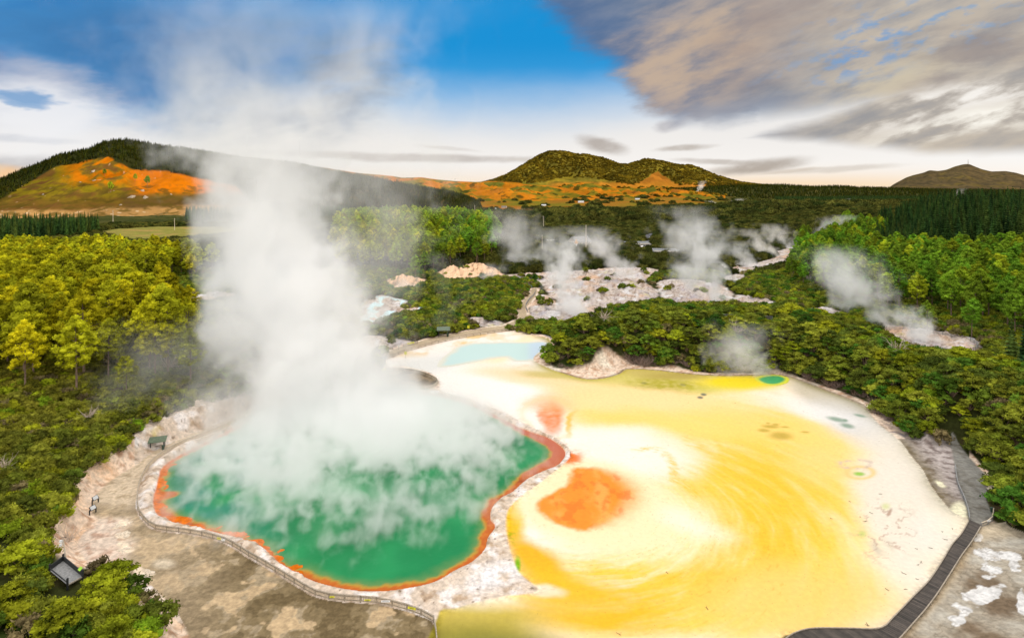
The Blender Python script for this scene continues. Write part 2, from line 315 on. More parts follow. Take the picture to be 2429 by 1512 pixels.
    for a, b_, r1, r2 in [(1985,994,22,5),(2010,1009,16,5),(2040,985,14,3),(2005,996,6,3)]: t = mix(t, lin(120, 150, 132), blob(xd, yd, a, b_, r1, r2, 12, .6) * .85)
    for a, b_, r1, r2 in [(1852,1033,26,9),(1822,1003,5,2),(1840,1006,8,2.5),(1812,1020,14,4),(1828,1011,20,4),(1862,1012,10,2),(1910,1024,10,2)]: t = mix(t, lin(186, 160, 50), blob(xd, yd, a, b_, r1, r2, 4, .6) * .8)
    for a, b_ in [(1669,935),(1661,942),(1528,908),(1620,912)]: t = mix(t, lin(96, 104, 92), blob(xd, yd, a, b_, 7, 3, 6, .4) * (.9 if a > 1640 else .35))
    t = mix(t, lin(150, 196, 80), blob(xd, yd, 2038, 1123, 13, 4.5, 4, .6)); t = mix(t, lin(236, 202, 130), np.exp(-((np.hypot((xd - 2040) / 32, (yd - 1120) / 14) - 1) / .25) ** 2) * .8)
    t = mix(t, lin(206, 186, 176), np.exp(-((np.hypot((xd - 2030) / 38, (yd - 1100) / 10) - 1) / .25) ** 2) * sm(-.2, .2, n2) * .8)
    t = mix(t, lin(196, 206, 120), blob(xd, yd, 2045, 1265, 10, 8, 0, .9) * .9); t = mix(t, lin(206, 212, 150), blob(xd, yd, 2101, 1200, 9, 7, 0, .9) * .8)
    t = mix(t, lin(206, 198, 182), blob(xd + 14 * n2, yd + 9 * n1, 2095, 1297, 26, 17, 10, .5) * sm(-.3, .25, n2 + .1) * .8); t = mix(t, lin(196, 150, 40), blob(xd, yd, 2107, 1300, 7, 10, 0, .5) * sm(0, .25, n2)); t = mix(t, lin(170, 140, 120), blob(xd, yd, 2110, 1214, 4, 10, 30, .5) * .8)
    dash = sm(.30, .44, fbm(sp * 13, th * 16, 3, 281)) * sm(-.1, .2, st) * blob(xd, yd, 1600, 1290, 420, 210, 0, .3)
    t = mix(t, lin(206, 150, 20), dash * .3); fk = sm(.52, .6, fbm(X / .5, Y / .5, 3, 283)) * sm(1380, 1500, xd + .3 * (yd - 1000)); t = mix(t, lin(150, 120, 80), fk * .35)
    t = t * np.array([.87, .845, .80])
    ck = sm(.05, .015, np.abs(fbm(X / 5, Y / 5, 4, 285))) * blob(xd, yd, 2100, 1260, 70, 70, 0, .5); t = mix(t, lin(176, 146, 128), ck * .7)
    c = mix(c, t, sm(.25, -.25, dT))
    # dark wet line along the north shore
    c = mix(c, lin(70, 60, 34), np.exp(-((dT - .5) / .5) ** 2) * sm(1300, 1340, xd) * (yd < 980) * .75)
    # grey spit between terrace and right path
    sp_ = ((dT > 0) & (xd > 2120) & (xd < 2305) & (yd > 1040) & (yd < 1245))
    spc = mix(np.zeros(c.shape) + lin(176, 166, 162), lin(120, 108, 104), sm(-.1, .35, n2)); spc = mix(spc, lin(110, 98, 66), np.exp(-(dT / 3) ** 2) * .7); spc = mix(spc, lin(226, 220, 190), blob(xd, yd, 2275, 1215, 22, 26, 30, .4) + blob(xd, yd, 2232, 1146, 16, 8, 20, .4) * sm(-.1, .2, n2))
    c = mix(c, spc, np.where(sp_, 1.0, 0) * sm(12, 9, dT))
    # mud and crust right of the boardwalk
    bxr = np.interp(yd, [1232,1264,1318,1361,1421,1474,1512,1560], [2320,2318,2283,2257,2217,2173,2137,2090])
    q1 = fbm(X / 8 + 3.7, Y / 8, 5, 361); q2 = fbm(X / 2.5, Y / 2.5, 4, 363)
    rm = np.zeros(c.shape) + lin(160, 150, 134); rm = mix(rm, lin(118, 102, 84), sm(0, .35, q1)); rm = mix(rm, lin(178, 172, 160), sm(0, .4, -q1)); rm = mix(rm, lin(190, 166, 130), np.exp(-((xd - bxr) / 16) ** 2) * .6)
    cr = np.maximum.reduce([blob(xd, yd, a, b_, r1, r2, ro, .5) for a, b_, r1, r2, ro in [(2352,1338,36,34,40),(2335,1305,26,18,0),(2300,1430,48,34,-30),(2262,1472,28,18,0),(2340,1415,50,16,-20),(2410,1355,14,34,-30),(2425,1440,12,40,-8),(2385,1320,46,13,10),(2318,1275,16,12,10)]])
    rm = mix(rm, lin(226, 224, 222) * .86, sm(.44, .56, cr * .62 + .5 * q2 + .7 * q1 + .12 * fbm(X / .9, Y / .9, 4, 265))); rm = mix(rm, lin(96, 84, 66), sm(.04, .012, np.abs(q1 + .3 * q2)) * .35); rm = mix(rm, lin(206, 190, 164), sm(1290, 1255, yd) * .7)
    rr_ = (xd > bxr - 18) & (dT > -.6) & (yd > 1240) & (sdf(G['MOUND'], X, Y) > -1.5)
    c = mix(c, rm, np.where(rr_, 1.0, 0))
    # paths
    dR = sdf(G['PATHR'], X, Y) + .25 * n2; pr = mix(np.zeros(c.shape) + lin(132, 130, 124), lin(112, 108, 100), sm(-.1, .4, n2)); c = mix(c, bank, sm(1.4, .9, dR + .5 * n1) * (xd > 2300) * (yd < 1160)); c = mix(c, pr, sm(.25, -.15, dR))
    dPa = sdf(G['PATHM'], X, Y) + .3 * n2; c = mix(c, bank * .95, sm(2.2, 1.2, dPa + n1)); c = mix(c, lin(178, 160, 134), sm(.4, -.2, dPa))
    c = mix(c, mix(np.zeros(c.shape) + lin(142, 122, 92), lin(92, 74, 52), sm(-.05, .15, fbm(X / 6, Y / 10, 4, 271))), sm(.2, -.2, dO))
    c = mix(c, [.12, .12, .13], sm(2, 0, sdf(ROADM, X, Y)))
    # algae under the water's edge
    c = mix(c, lin(206, 108, 26), sm(.05, -.3, dP))
    return np.clip(c, .004, .88)

# ================================================================== node helper
class N:
    """arithmetic on node sockets, for shader and geometry trees alike"""
    def __init__(s, tree, sock): s.t = tree; s.s = sock
    def _m(s, op, *a, clamp=False):
        n = s.t.nodes.new('ShaderNodeMath'); n.operation = op; n.use_clamp = clamp
        for i, v in enumerate((s,) + a):
            if isinstance(v, N): s.t.links.new(v.s, n.inputs[i])
            else: n.inputs[i].default_value = v
        return N(s.t, n.outputs[0])
    def __add__(s, o): return s._m('ADD', o)
    __radd__ = __add__
    def __sub__(s, o): return s._m('SUBTRACT', o)
    def __rsub__(s, o): return (s * -1.0) + o
    def __mul__(s, o): return s._m('MULTIPLY', o)
    __rmul__ = __mul__
    def __truediv__(s, o): return s._m('DIVIDE', o)
    def __pow__(s, o): return s._m('POWER', o)
    def maxi(s, o): return s._m('MAXIMUM', o)
    def mini(s, o): return s._m('MINIMUM', o)
    def abs(s): return s._m('ABSOLUTE')
    def sqrt(s): return s._m('SQRT')
    def clamp(s): return s._m('ADD', 0.0, clamp=True)
    def atan2(s, o): return s._m('ARCTAN2', o)
    def step(s, a, b, lo=0.0, hi=1.0):
        n = s.t.nodes.new('ShaderNodeMapRange'); n.interpolation_type = 'SMOOTHSTEP'
        s.t.links.new(s.s, n.inputs['Value'])
        if a > b: a, b, lo, hi = b, a, hi, lo
        for k, v in (('From Min', a), ('From Max', b), ('To Min', lo), ('To Max', hi)): n.inputs[k].default_value = v
        return N(s.t, n.outputs['Result'])
    def curve(s, pts):
        """piecewise linear function of the socket"""
        out = None
        base = pts[0][1]
        for (a, va), (b, vb) in zip(pts, pts[1:]):
            n = s.t.nodes.new('ShaderNodeMapRange'); n.clamp = True
            s.t.links.new(s.s, n.inputs['Value'])
            for k, v in (('From Min', a), ('From Max', b), ('To Min', 0.0), ('To Max', vb - va)): n.inputs[k].default_value = v
            q = N(s.t, n.outputs['Result']); out = q if out is None else out + q
        return out + base
def comb(t, x, y, z):
    n = t.nodes.new('ShaderNodeCombineXYZ')
    for i, v in enumerate((x, y, z)):
        if isinstance(v, N): t.links.new(v.s, n.inputs[i])
        else: n.inputs[i].default_value = v
    return n.outputs[0]
def noise(t, vec, scale=1.0, detail=4.0, rough=.55, dist=0.0):
    n = t.nodes.new('ShaderNodeTexNoise'); n.inputs['Scale'].default_value = scale
    n.inputs['Detail'].default_value = detail; n.inputs['Roughness'].default_value = rough; n.inputs['Distortion'].default_value = dist
    if vec is not None: t.links.new(vec, n.inputs['Vector'])
    return N(t, n.outputs[0])
def mixc(t, f, a, b, mode='MIX'):
    n = t.nodes.new('ShaderNodeMix'); n.data_type = 'RGBA'; n.blend_type = mode
    for i, v in ((0, f), (6, a), (7, b)):
        if isinstance(v, N): v = v.s
        if hasattr(v, 'is_linked'): t.links.new(v, n.inputs[i])
        elif i == 0: n.inputs[0].default_value = v
        else: n.inputs[i].default_value = (*[float(q) for q in v], 1)
    return n.outputs[2]

# ================================================================== objects
def tag(o, label=None, cat=None, group=None, kind=None):
    for k, v in (('label', label), ('category', cat), ('group', group), ('kind', kind)):
        if v: o[k] = v
    return o
class MB:
    def __init__(s): s.v = []; s.f = []
    def add(s, v, f):
        b = len(s.v); s.v += [tuple(map(float, q)) for q in v]; s.f += [tuple(b + i for i in q) for q in f]
    def box(s, c, sx, sy, sz, rot=0.0, tilt=None):
        M = Matrix.Rotation(rot, 3, 'Z')
        if tilt: M = M @ tilt
        V = [Vector(c) + M @ Vector((a * sx / 2, b * sy / 2, d * sz / 2)) for a in (-1, 1) for b in (-1, 1) for d in (-1, 1)]
        s.add(V, [(0, 1, 3, 2), (4, 6, 7, 5), (0, 4, 5, 1), (2, 3, 7, 6), (0, 2, 6, 4), (1, 5, 7, 3)])
    def tube(s, pts, rad, n=6):
        pts = [Vector(p) for p in pts]; rings = []
        if not hasattr(rad, '__len__'): rad = [rad] * len(pts)
        b = len(s.v)
        for i, p in enumerate(pts):
            d = (pts[min(i + 1, len(pts) - 1)] - pts[max(i - 1, 0)]).normalized()
            a = d.orthogonal().normalized(); c = d.cross(a)
            for k in range(n):
                t = 2 * math.pi * k / n
                s.v.append(tuple(p + (a * math.cos(t) + c * math.sin(t)) * rad[i]))
        for i in range(len(pts) - 1):
            for k in range(n):
                s.f.append((b + i * n + k, b + i * n + (k + 1) % n, b + (i + 1) * n + (k + 1) % n, b + (i + 1) * n + k))
        s.f.append(tuple(b + k for k in range(n))[::-1]); s.f.append(tuple(b + (len(pts) - 1) * n + k for k in range(n)))
    def bar(s, a, b, w, h):
        """box beam from a to b, w wide sideways, h high"""
        a = Vector(a); b = Vector(b); d = (b - a).normalized(); side = d.cross(Vector((0, 0, 1)))
        side = side.normalized() * w / 2 if side.length > 1e-4 else Vector((w / 2, 0, 0)); up = side.cross(d).normalized() * h / 2
        s.add([a - side - up, a + side - up, a + side + up, a - side + up, b - side - up, b + side - up, b + side + up, b - side + up],
              [(0, 3, 2, 1), (4, 5, 6, 7), (0, 1, 5, 4), (1, 2, 6, 5), (2, 3, 7, 6), (3, 0, 4, 7)])
    def build(s, name, mat, parent=None, smooth=False):
        me = bpy.data.meshes.new(name)
        v = s.v
        if parent is not None:
            L = parent_world(parent); v = [(a - L[0], b - L[1], c - L[2]) for a, b, c in v]
        me.from_pydata(v, [], s.f)
        for m in (mat if isinstance(mat, (list, tuple)) else [mat]): me.materials.append(m)
        if smooth: me.polygons.foreach_set('use_smooth', [True] * len(me.polygons))
        o = bpy.data.objects.new(name, me)
        if parent is not None: o.parent = parent
        COL.objects.link(o)
        return o
def parent_world(o):
    L = Vector(o.location)
    while o.parent is not None: o = o.parent; L += Vector(o.location)
    return L
def empty(name, loc, label, cat, group=None):
    o = bpy.data.objects.new(name, None); o.empty_display_size = .5; o.location = loc; COL.objects.link(o)
    return tag(o, label, cat, group)
def grid_mesh(name, V, nu, nv, mat, col=None, extra=None, keep=None, smooth=True, link=True):
    """V: (nv, nu, 3) vertices"""
    me = bpy.data.meshes.new(name)
    idx = np.arange(nu * nv).reshape(nv, nu)
    q = np.stack([idx[:-1, :-1], idx[:-1, 1:], idx[1:, 1:], idx[1:, :-1]], -1).reshape(-1, 4)
    Vf = V.reshape(-1, 3)
    colf = None if col is None else col.reshape(-1, 3)
    exf = None if extra is None else extra.reshape(-1)
    if keep is not None:
        kf = keep.reshape(-1); q = q[kf[q].any(1)]
        used = np.unique(q); rm = np.full(len(Vf), -1); rm[used] = np.arange(len(used)); q = rm[q]; Vf = Vf[used]
        if colf is not None: colf = colf[used]
        if exf is not None: exf = exf[used]
    me.vertices.add(len(Vf)); me.vertices.foreach_set('co', Vf.astype(np.float32).ravel())
    me.loops.add(q.size); me.loops.foreach_set('vertex_index', q.astype(np.int32).ravel())
    me.polygons.add(len(q)); me.polygons.foreach_set('loop_start', np.arange(0, q.size, 4, dtype=np.int32)); me.polygons.foreach_set('loop_total', np.full(len(q), 4, np.int32))
    if smooth: me.polygons.foreach_set('use_smooth', np.ones(len(q), bool))
    me.update(calc_edges=True)
    if colf is not None:
        a = me.color_attributes.new('Col', 'FLOAT_COLOR', 'POINT')
        a.data.foreach_set('color', np.concatenate([colf, np.ones((len(colf), 1))], 1).astype(np.float32).ravel())
    if exf is not None:
        a = me.attributes.new('wet', 'FLOAT', 'POINT'); a.data.foreach_set('value', exf.astype(np.float32))
    me.materials.append(mat)
    o = bpy.data.objects.new(name, me)
    if link: COL.objects.link(o)
    return o

# ================================================================== materials
def new_mat(name):
    m = bpy.data.materials.new(name); m.use_nodes = True; t = m.node_tree
    return m, t, t.nodes['Principled BSDF']
def mat_plain(name, col, rough=.8, var=.25, scale=3.0, metal=0.0, bump=0.0):
    m, t, b = new_mat(name)
    tc = t.nodes.new('ShaderNodeTexCoord')
    n = noise(t, tc.outputs['Object'], scale, 5, .6)
    f = n.step(.3, .7, 1 - var, 1 + var)
    b.inputs['Base Color'].default_value = (*col, 1)
    c = t.nodes.new('ShaderNodeVectorMath'); c.operation = 'SCALE'; c.inputs[0].default_value = col; t.links.new(f.s, c.inputs['Scale'])
    t.links.new(c.outputs[0], b.inputs['Base Color'])
    b.inputs['Roughness'].default_value = rough; b.inputs['Metallic'].default_value = metal
    if bump:
        bn = t.nodes.new('ShaderNodeBump'); bn.inputs['Strength'].default_value = bump; bn.inputs['Distance'].default_value = .03; t.links.new(n.s, bn.inputs['Height']); t.links.new(bn.outputs[0], b.inputs['Normal'])
    return m
def mat_ground():
    m, t, b = new_mat('ground_soil')
    a = t.nodes.new('ShaderNodeVertexColor'); a.layer_name = 'Col'
    w = t.nodes.new('ShaderNodeAttribute'); w.attribute_name = 'wet'
    g = t.nodes.new('ShaderNodeNewGeometry')
    n1 = noise(t, g.outputs['Position'], 1.1, 6, .65); n2 = noise(t, g.outputs['Position'], .12, 4, .6)
    k = n1.step(.32, .70, .74, 1.18) * n2.step(.3, .7, .93, 1.05)
    wet = N(t, w.outputs['Fac'])
    k = k * (1.0 - wet) + wet * n1.step(.25, .75, .965, 1.02)
    # scattered dark grit and specks
    v = t.nodes.new('ShaderNodeTexVoronoi'); v.inputs['Scale'].default_value = .8; t.links.new(g.outputs['Position'], v.inputs['Vector'])
    sp = N(t, v.outputs['Distance']).step(.045, .075, .6, 1.0)
    k = k * sp
    c = t.nodes.new('ShaderNodeVectorMath'); c.operation = 'SCALE'; t.links.new(a.outputs['Color'], c.inputs[0]); t.links.new(k.s, c.inputs['Scale'])
    t.links.new(c.outputs[0], b.inputs['Base Color'])
    t.links.new((.9 - wet * .45).s, b.inputs['Roughness'])
    t.links.new((wet * .2).s, b.inputs['Specular IOR Level'])
    bn = t.nodes.new('ShaderNodeBump'); bn.inputs['Distance'].default_value = .25
    t.links.new((0.5 - wet * .48).s, bn.inputs['Strength']); t.links.new(n1.s, bn.inputs['Height']); t.links.new(bn.outputs[0], b.inputs['Normal'])
    return m
def mat_vcol(name, rough=.9, scale=.02, lo=.75, hi=1.25, bump=0.0, spec=0.0):
    m, t, b = new_mat(name)
    a = t.nodes.new('ShaderNodeVertexColor'); a.layer_name = 'Col'; g = t.nodes.new('ShaderNodeNewGeometry')
    n = noise(t, g.outputs['Position'], scale, 6, .7); k = n.step(.3, .7, lo, hi)
    c = t.nodes.new('ShaderNodeVectorMath'); c.operation = 'SCALE'; t.links.new(a.outputs['Color'], c.inputs[0]); t.links.new(k.s, c.inputs['Scale'])
    t.links.new(c.outputs[0], b.inputs['Base Color']); b.inputs['Roughness'].default_value = rough; b.inputs['Specular IOR Level'].default_value = spec
    if bump:
        bn = t.nodes.new('ShaderNodeBump'); bn.inputs['Distance'].default_value = bump; bn.inputs['Strength'].default_value = .6; t.links.new(n.s, bn.inputs['Height']); t.links.new(bn.outputs[0], b.inputs['Normal'])
    return m
def mat_leaf(name, cols, noise_scale=.35, trans=.25, xtint=None):
    """cols: three colours picked per plant; noise makes light and dark sprays within one crown.
    xtint: (x0, x1, colour): plants standing towards x0 lean to that colour"""
    m, t, b = new_mat(name)
    oi = t.nodes.new('ShaderNodeObjectInfo'); g = t.nodes.new('ShaderNodeNewGeometry')
    r = N(t, oi.outputs['Random'])
    c = mixc(t, r.step(0, .5), cols[0], cols[1]); c = mixc(t, r.step(.5, 1.0), c, cols[2])
    if xtint:
        sp = t.nodes.new('ShaderNodeSeparateXYZ'); t.links.new(oi.outputs['Location'], sp.inputs[0])
        xx = N(t, sp.outputs[0]); yy = N(t, sp.outputs[1])
        c = mixc(t, xx.step(xtint[1], xtint[0]) * yy.step(xtint[3], xtint[4], 1, 0) * r.step(0, 1, .65, 1.0), c, xtint[2])
    n = noise(t, g.outputs['Position'], noise_scale, 3, .6)
    k = n.step(.32, .70, .52, 1.5) * (r * 7.13)._m('FRACT').step(0, 1, .68, 1.30)
    s = t.nodes.new('ShaderNodeVectorMath'); s.operation = 'SCALE'; t.links.new(c, s.inputs[0]); t.links.new(k.s, s.inputs['Scale'])
    t.links.new(s.outputs[0], b.inputs['Base Color']); b.inputs['Roughness'].default_value = .85; b.inputs['Specular IOR Level'].default_value = .03
    tr = t.nodes.new('ShaderNodeBsdfTranslucent'); t.links.new(s.outputs[0], tr.inputs['Color'])
    mx = t.nodes.new('ShaderNodeMixShader'); mx.inputs[0].default_value = trans
    t.links.new(b.outputs[0], mx.inputs[1]); t.links.new(tr.outputs[0], mx.inputs[2]); t.links.new(mx.outputs[0], t.nodes['Material Output'].inputs['Surface'])
    return m

M_GROUND = mat_ground()
M_HILL = mat_vcol('hill_grass', .95, .006, .8, 1.2, 3.0)
M_PINE = mat_leaf('pine_needles', [(.25,.37,.028), (.14,.30,.022), (.37,.42,.022)], .34, .24, (-110, -40, (.50,.45,.012), 260, 900))
M_CONIF = mat_leaf('conifer_needles', [(.028,.068,.020), (.040,.088,.018), (.065,.10,.020)], .3, .15)
M_CONIF_W = mat_leaf('plantation_needles', [(.030,.044,.008), (.042,.052,.006), (.060,.060,.004)], .05, .12)
M_SHRUB = mat_leaf('shrub_leaves', [(.095,.135,.020), (.25,.27,.026), (.060,.15,.016)], .45, .18, (-140, -50, (.20,.175,.022), 150, 260))
M_SHRUB_Y = mat_leaf('fresh_leaves', [(.24,.29,.014), (.30,.31,.016), (.16,.26,.014)], .5, .2)
M_FARSCRUB = mat_leaf('dark_scrub_leaves', [(.055,.068,.014), (.115,.115,.022), (.034,.052,.010)], .10, .12)
M_SCRUB = mat_leaf('dry_scrub_leaves', [(.20,.16,.07), (.16,.125,.06), (.22,.19,.07)], .6, .2)
M_BUSH = mat_leaf('native_bush_leaves', [(.17,.125,.012), (.22,.155,.010), (.12,.095,.012)], .006, .2)
M_BARK = mat_plain('pine_bark', (.20, .135, .095), .95, .35, 2.0)
M_BARK_D = mat_plain('conifer_bark', (.12, .09, .06), .95, .3, 2.0)
M_DEAD = mat_plain('bleached_wood', (.52, .42, .34), .9, .25, 3.0)
M_PICKET = mat_plain('weathered_picket_wood', (.60, .50, .37), .9, .25, 4.0)
M_RAIL = mat_plain('weathered_rail_wood', (.33, .28, .22), .9, .3, 3.0)
M_GREYRAIL = mat_plain('grey_rail_wood', (.24, .24, .24), .85, .25, 3.0)
M_PALE = mat_plain('pale_timber', (.62, .55, .45), .85, .2, 3.0)
M_BLACK = mat_plain('black_stain', (.022, .024, .025), .7, .3, 3.0)
M_ROOF = mat_plain('green_roof_iron', (.10, .14, .085), .6, .2, 2.0)
M_WHITE = mat_plain('white_paint', (.78, .78, .78), .6, .08, 2.0)
M_YELLOW = mat_plain('yellow_sign_paint', (.72, .68, .02), .5, .08, 2.0)
M_GREENBIN = mat_plain('dark_green_plastic', (.015, .05, .03), .5, .2, 2.0)
M_LIME = mat_plain('lime_paint', (.35, .62, .03), .5, .1, 2.0)
M_GREYROOF = mat_plain('grey_roof_iron', (.14, .15, .16), .6, .2, .5)
M_WALL = mat_plain('painted_wall', (.42, .38, .32), .8, .2, .5)
M_GLASS = mat_plain('dark_window', (.03, .04, .05), .15, .1, 1.0)
M_TIN = mat_plain('pale_roof', (.60, .62, .64), .5, .15, .3)
M_ROCK = mat_plain('pale_rock', (.36, .30, .23), .9, .25, .3, bump=.5)
M_RED = mat_plain('red_car_paint', (.45, .03, .03), .35, .05, 1.0)
M_TYRE = mat_plain('tyre_rubber', (.02, .02, .02), .8, .1, 1.0)

def mat_deck():
    m, t, b = new_mat('dark_deck_boards')
    a = t.nodes.new('ShaderNodeVertexColor'); a.layer_name = 'Col'; g = t.nodes.new('ShaderNodeNewGeometry')
    n = noise(t, g.outputs['Position'], 1.3, 5, .65); k = n.step(.3, .72, .7, 1.35)
    c = t.nodes.new('ShaderNodeVectorMath'); c.operation = 'SCALE'; t.links.new(a.outputs['Color'], c.inputs[0]); t.links.new(k.s, c.inputs['Scale'])
    t.links.new(c.outputs[0], b.inputs['Base Color']); b.inputs['Roughness'].default_value = .75
    return m
M_DECK = mat_deck()
def mat_water(name, rough, spec, bump=.02, scale=1.6):
    m, t, b = new_mat(name)
    a = t.nodes.new('ShaderNodeVertexColor'); a.layer_name = 'Col'; g = t.nodes.new('ShaderNodeNewGeometry')
    n = noise(t, g.outputs['Position'], scale, 3, .5)
    t.links.new(a.outputs['Color'], b.inputs['Base Color']); b.inputs['Roughness'].default_value = rough; b.inputs['Specular IOR Level'].default_value = spec
    bn = t.nodes.new('ShaderNodeBump'); bn.inputs['Distance'].default_value = bump; bn.inputs['Strength'].default_value = .5; t.links.new(n.s, bn.inputs['Height']); t.links.new(bn.outputs[0], b.inputs['Normal'])
    return m
M_WATER = mat_water('hot_pool_water', .3, .12, .05, 1.2)
M_POND = mat_water('shallow_pool_water', .35, .12, .01, 1.0)

# ================================================================== ground sheet
def make_ground():
    xs = np.concatenate([CX - np.geomspace(9000, 1380, 46), np.arange(-162, 2600, 2.5), CX + np.geomspace(1388, 9000, 46)])
    ys = np.concatenate([np.geomspace(9000, 1600, 26), np.arange(1586, 1180, -2.2), np.arange(1180, 640, -1.6), np.arange(640, 520, -1.0)])
    Yr = 85500.0 / (ys - HZ); Yr = np.concatenate([Yr, np.geomspace(Yr[-1] * 1.011, 60000, 330)])
    xx, YY = np.meshgrid(xs, Yr)
    X = (xx - CX) * YY / F
    Z = ground_z(X, YY)
    C = np.empty(X.shape + (3,))
    k = np.searchsorted(Yr, 420)
    C[:k] = ground_colour(X[:k], YY[:k], Z[:k]); C[k:] = ground_colour(X[k:], YY[k:], Z[k:])
    wet = sm(0, -1.5, sdf(G['TERR'], X, YY)) * .85
    o = grid_mesh('ground', np.stack([X, YY, Z], -1), len(xs), len(Yr), M_GROUND, C, wet)
    return tag(o, kind='structure')
make_ground()

def sheet(name, poly, z, step, colf, mat, grow=.35):
    lo = poly.min(0) - 1; hi = poly.max(0) + 1
    xs = np.arange(lo[0], hi[0], step); ys = np.arange(lo[1], hi[1], step)
    X, Y = np.meshgrid(xs, ys); d = sdf(poly, X, Y)
    o = grid_mesh(name, np.stack([X, Y, np.full(X.shape, z)], -1), len(xs), len(ys), mat, colf(X, Y, d), keep=d < grow)
    return tag(o, kind='structure')
def pool_col(X, Y, d):
    xd = DX(X, Y); yd = DY(Y)
    n = fbm(X / 3, Y / 3, 4, 301); n2 = fbm(X / 1.1, Y / 1.1, 4, 303); n3 = fbm(X / 14, Y / 14, 3, 305)
    w = .85 + .7 * sm(560, 420, xd) * sm(1130, 1190, yd) + 2.2 * sm(1180, 1290, xd) * sm(1200, 1120, yd) + .8 * sm(1120, 1170, xd) * sm(1150, 1240, yd)
    w = w + 3.0 * blob(xd, yd, 405, 1168, 34, 7, -8, .6) - .9 * sm(560, 600, xd) * sm(740, 700, xd)
    dd = -d - w + 1.0 * n + .35 * n2
    c = np.zeros(X.shape + (3,)) + lin(6, 120, 66)
    c = mix(c, lin(36, 124, 100), sm(760, 480, xd)); c = mix(c, lin(4, 106, 58), sm(0, .5, n3)); c = mix(c, lin(22, 134, 76), sm(-.0, .5, -n3))
    c = mix(c, lin(84, 128, 70), sm(3.0, .5, dd)); c = mix(c, lin(176, 132, 40), sm(1.1, .2, dd))
    org = mix(np.zeros(c.shape) + lin(212, 112, 22), lin(226, 134, 40), sm(-.1, .4, n2)); org = mix(org, lin(176, 84, 22), sm(.05, .5, n)); org = mix(org, lin(214, 120, 84), sm(1140, 1060, yd) * sm(900, 1000, xd))
    org = mix(org, lin(206, 118, 70), sm(1120, 1060, yd) * sm(900, 1000, -xd + 1400) * .6)
    return mix(c, org * np.array([.66, .60, .60]), sm(.35, -.1, dd))
sheet('pool_water', G['POOL'], -.28, .35, pool_col, M_WATER)
sheet('pond_water', G['BLUEP'], .035, .6, lambda X, Y, d: mix(mix(np.zeros(X.shape + (3,)) + lin(190, 212, 206), lin(190, 206, 218), sm(1240, 1270, DX(X, Y))), lin(214, 210, 192), sm(-2.5, 0, d + 1.2 * fbm(X / 5, Y / 5, 3, 311))), M_POND)
sheet('green_pond_water', G['GREENP'], .045, .4, lambda X, Y, d: mix(np.zeros(X.shape + (3,)) + lin(64, 156, 96), lin(206, 206, 60), sm(-1.3, 0, d)), M_POND)

# ================================================================== hills
def hill(name, sil, Yf, Yc, Yb, colf, amp=.06, nscale=260, shape=1.2, step=3.0, sink=6.0, rows=110, seed=1, Yc2=None):
    """sil: crest line as seen from the camera; the slope runs from Yf up to the crest at Yc and down to Yb behind it"""
    sx = np.array([p[0] for p in sil], float); sy = np.array([p[1] for p in sil], float)
    xs = np.arange(sx[0], sx[-1] + step, step)
    crest = np.interp(xs, sx, sy)
    k = np.hanning(7); k /= k.sum(); crest = np.convolve(np.pad(crest, 3, 'edge'), k, 'valid')
    Yc_ = np.interp(xs, *zip(*Yc)) if hasattr(Yc, '__len__') else np.full(xs.shape, float(Yc))
    Yf_ = np.interp(xs, *zip(*Yf)) if hasattr(Yf, '__len__') else np.full(xs.shape, float(Yf))
    t = np.concatenate([np.linspace(0, 1, rows), 1 + np.linspace(.08, 1, 14)])
    T, XX = np.meshgrid(t, xs, indexing='ij')
    YY = np.where(T <= 1, Yf_ + (Yc_ - Yf_) * T, Yc_ + (Yb - Yc_) * (T - 1))
    X = (XX - CX) * YY / F
    zt = H + (HZ - crest) * Yc_ / F
    tt = np.where(T <= 1, T, 2 - T)
    s = sm(0, 1, tt) * .45 + tt ** shape * .55
    base = ground_z(X, YY, False) - sink
    rid = 1 - 2 * np.abs(fbm(X / nscale + .25 * fbm(X / nscale, YY / nscale, 2, seed + 2), YY / nscale * .28, 5, seed))
    fine = fbm(X / (nscale * .25), YY / (nscale * .25), 4, seed + 5)
    Z = base + (zt + sink - base * 0) * s - base * s * 1.0 + (rid - .6) * amp * np.maximum(zt, 30) * np.sin(np.pi * np.clip(tt, 0, 1)) ** .8 + fine * amp * .25 * np.maximum(zt, 30) * np.sin(np.pi * np.clip(tt, 0, 1))
    # nothing in front may rise above the crest line
    lim = H + (np.minimum(HZ - crest, 400)) * YY / F
    Z = np.where(T < 1, np.minimum(Z, lim - .5), Z)
    V = np.stack([X, YY, Z], -1)
    o = grid_mesh(name, V, len(xs), len(t), M_HILL, colf(X, YY, Z, tt, rid))
    tag(o, kind='structure')
    return o, V
def lerp_hill(Vg):
    return Vg

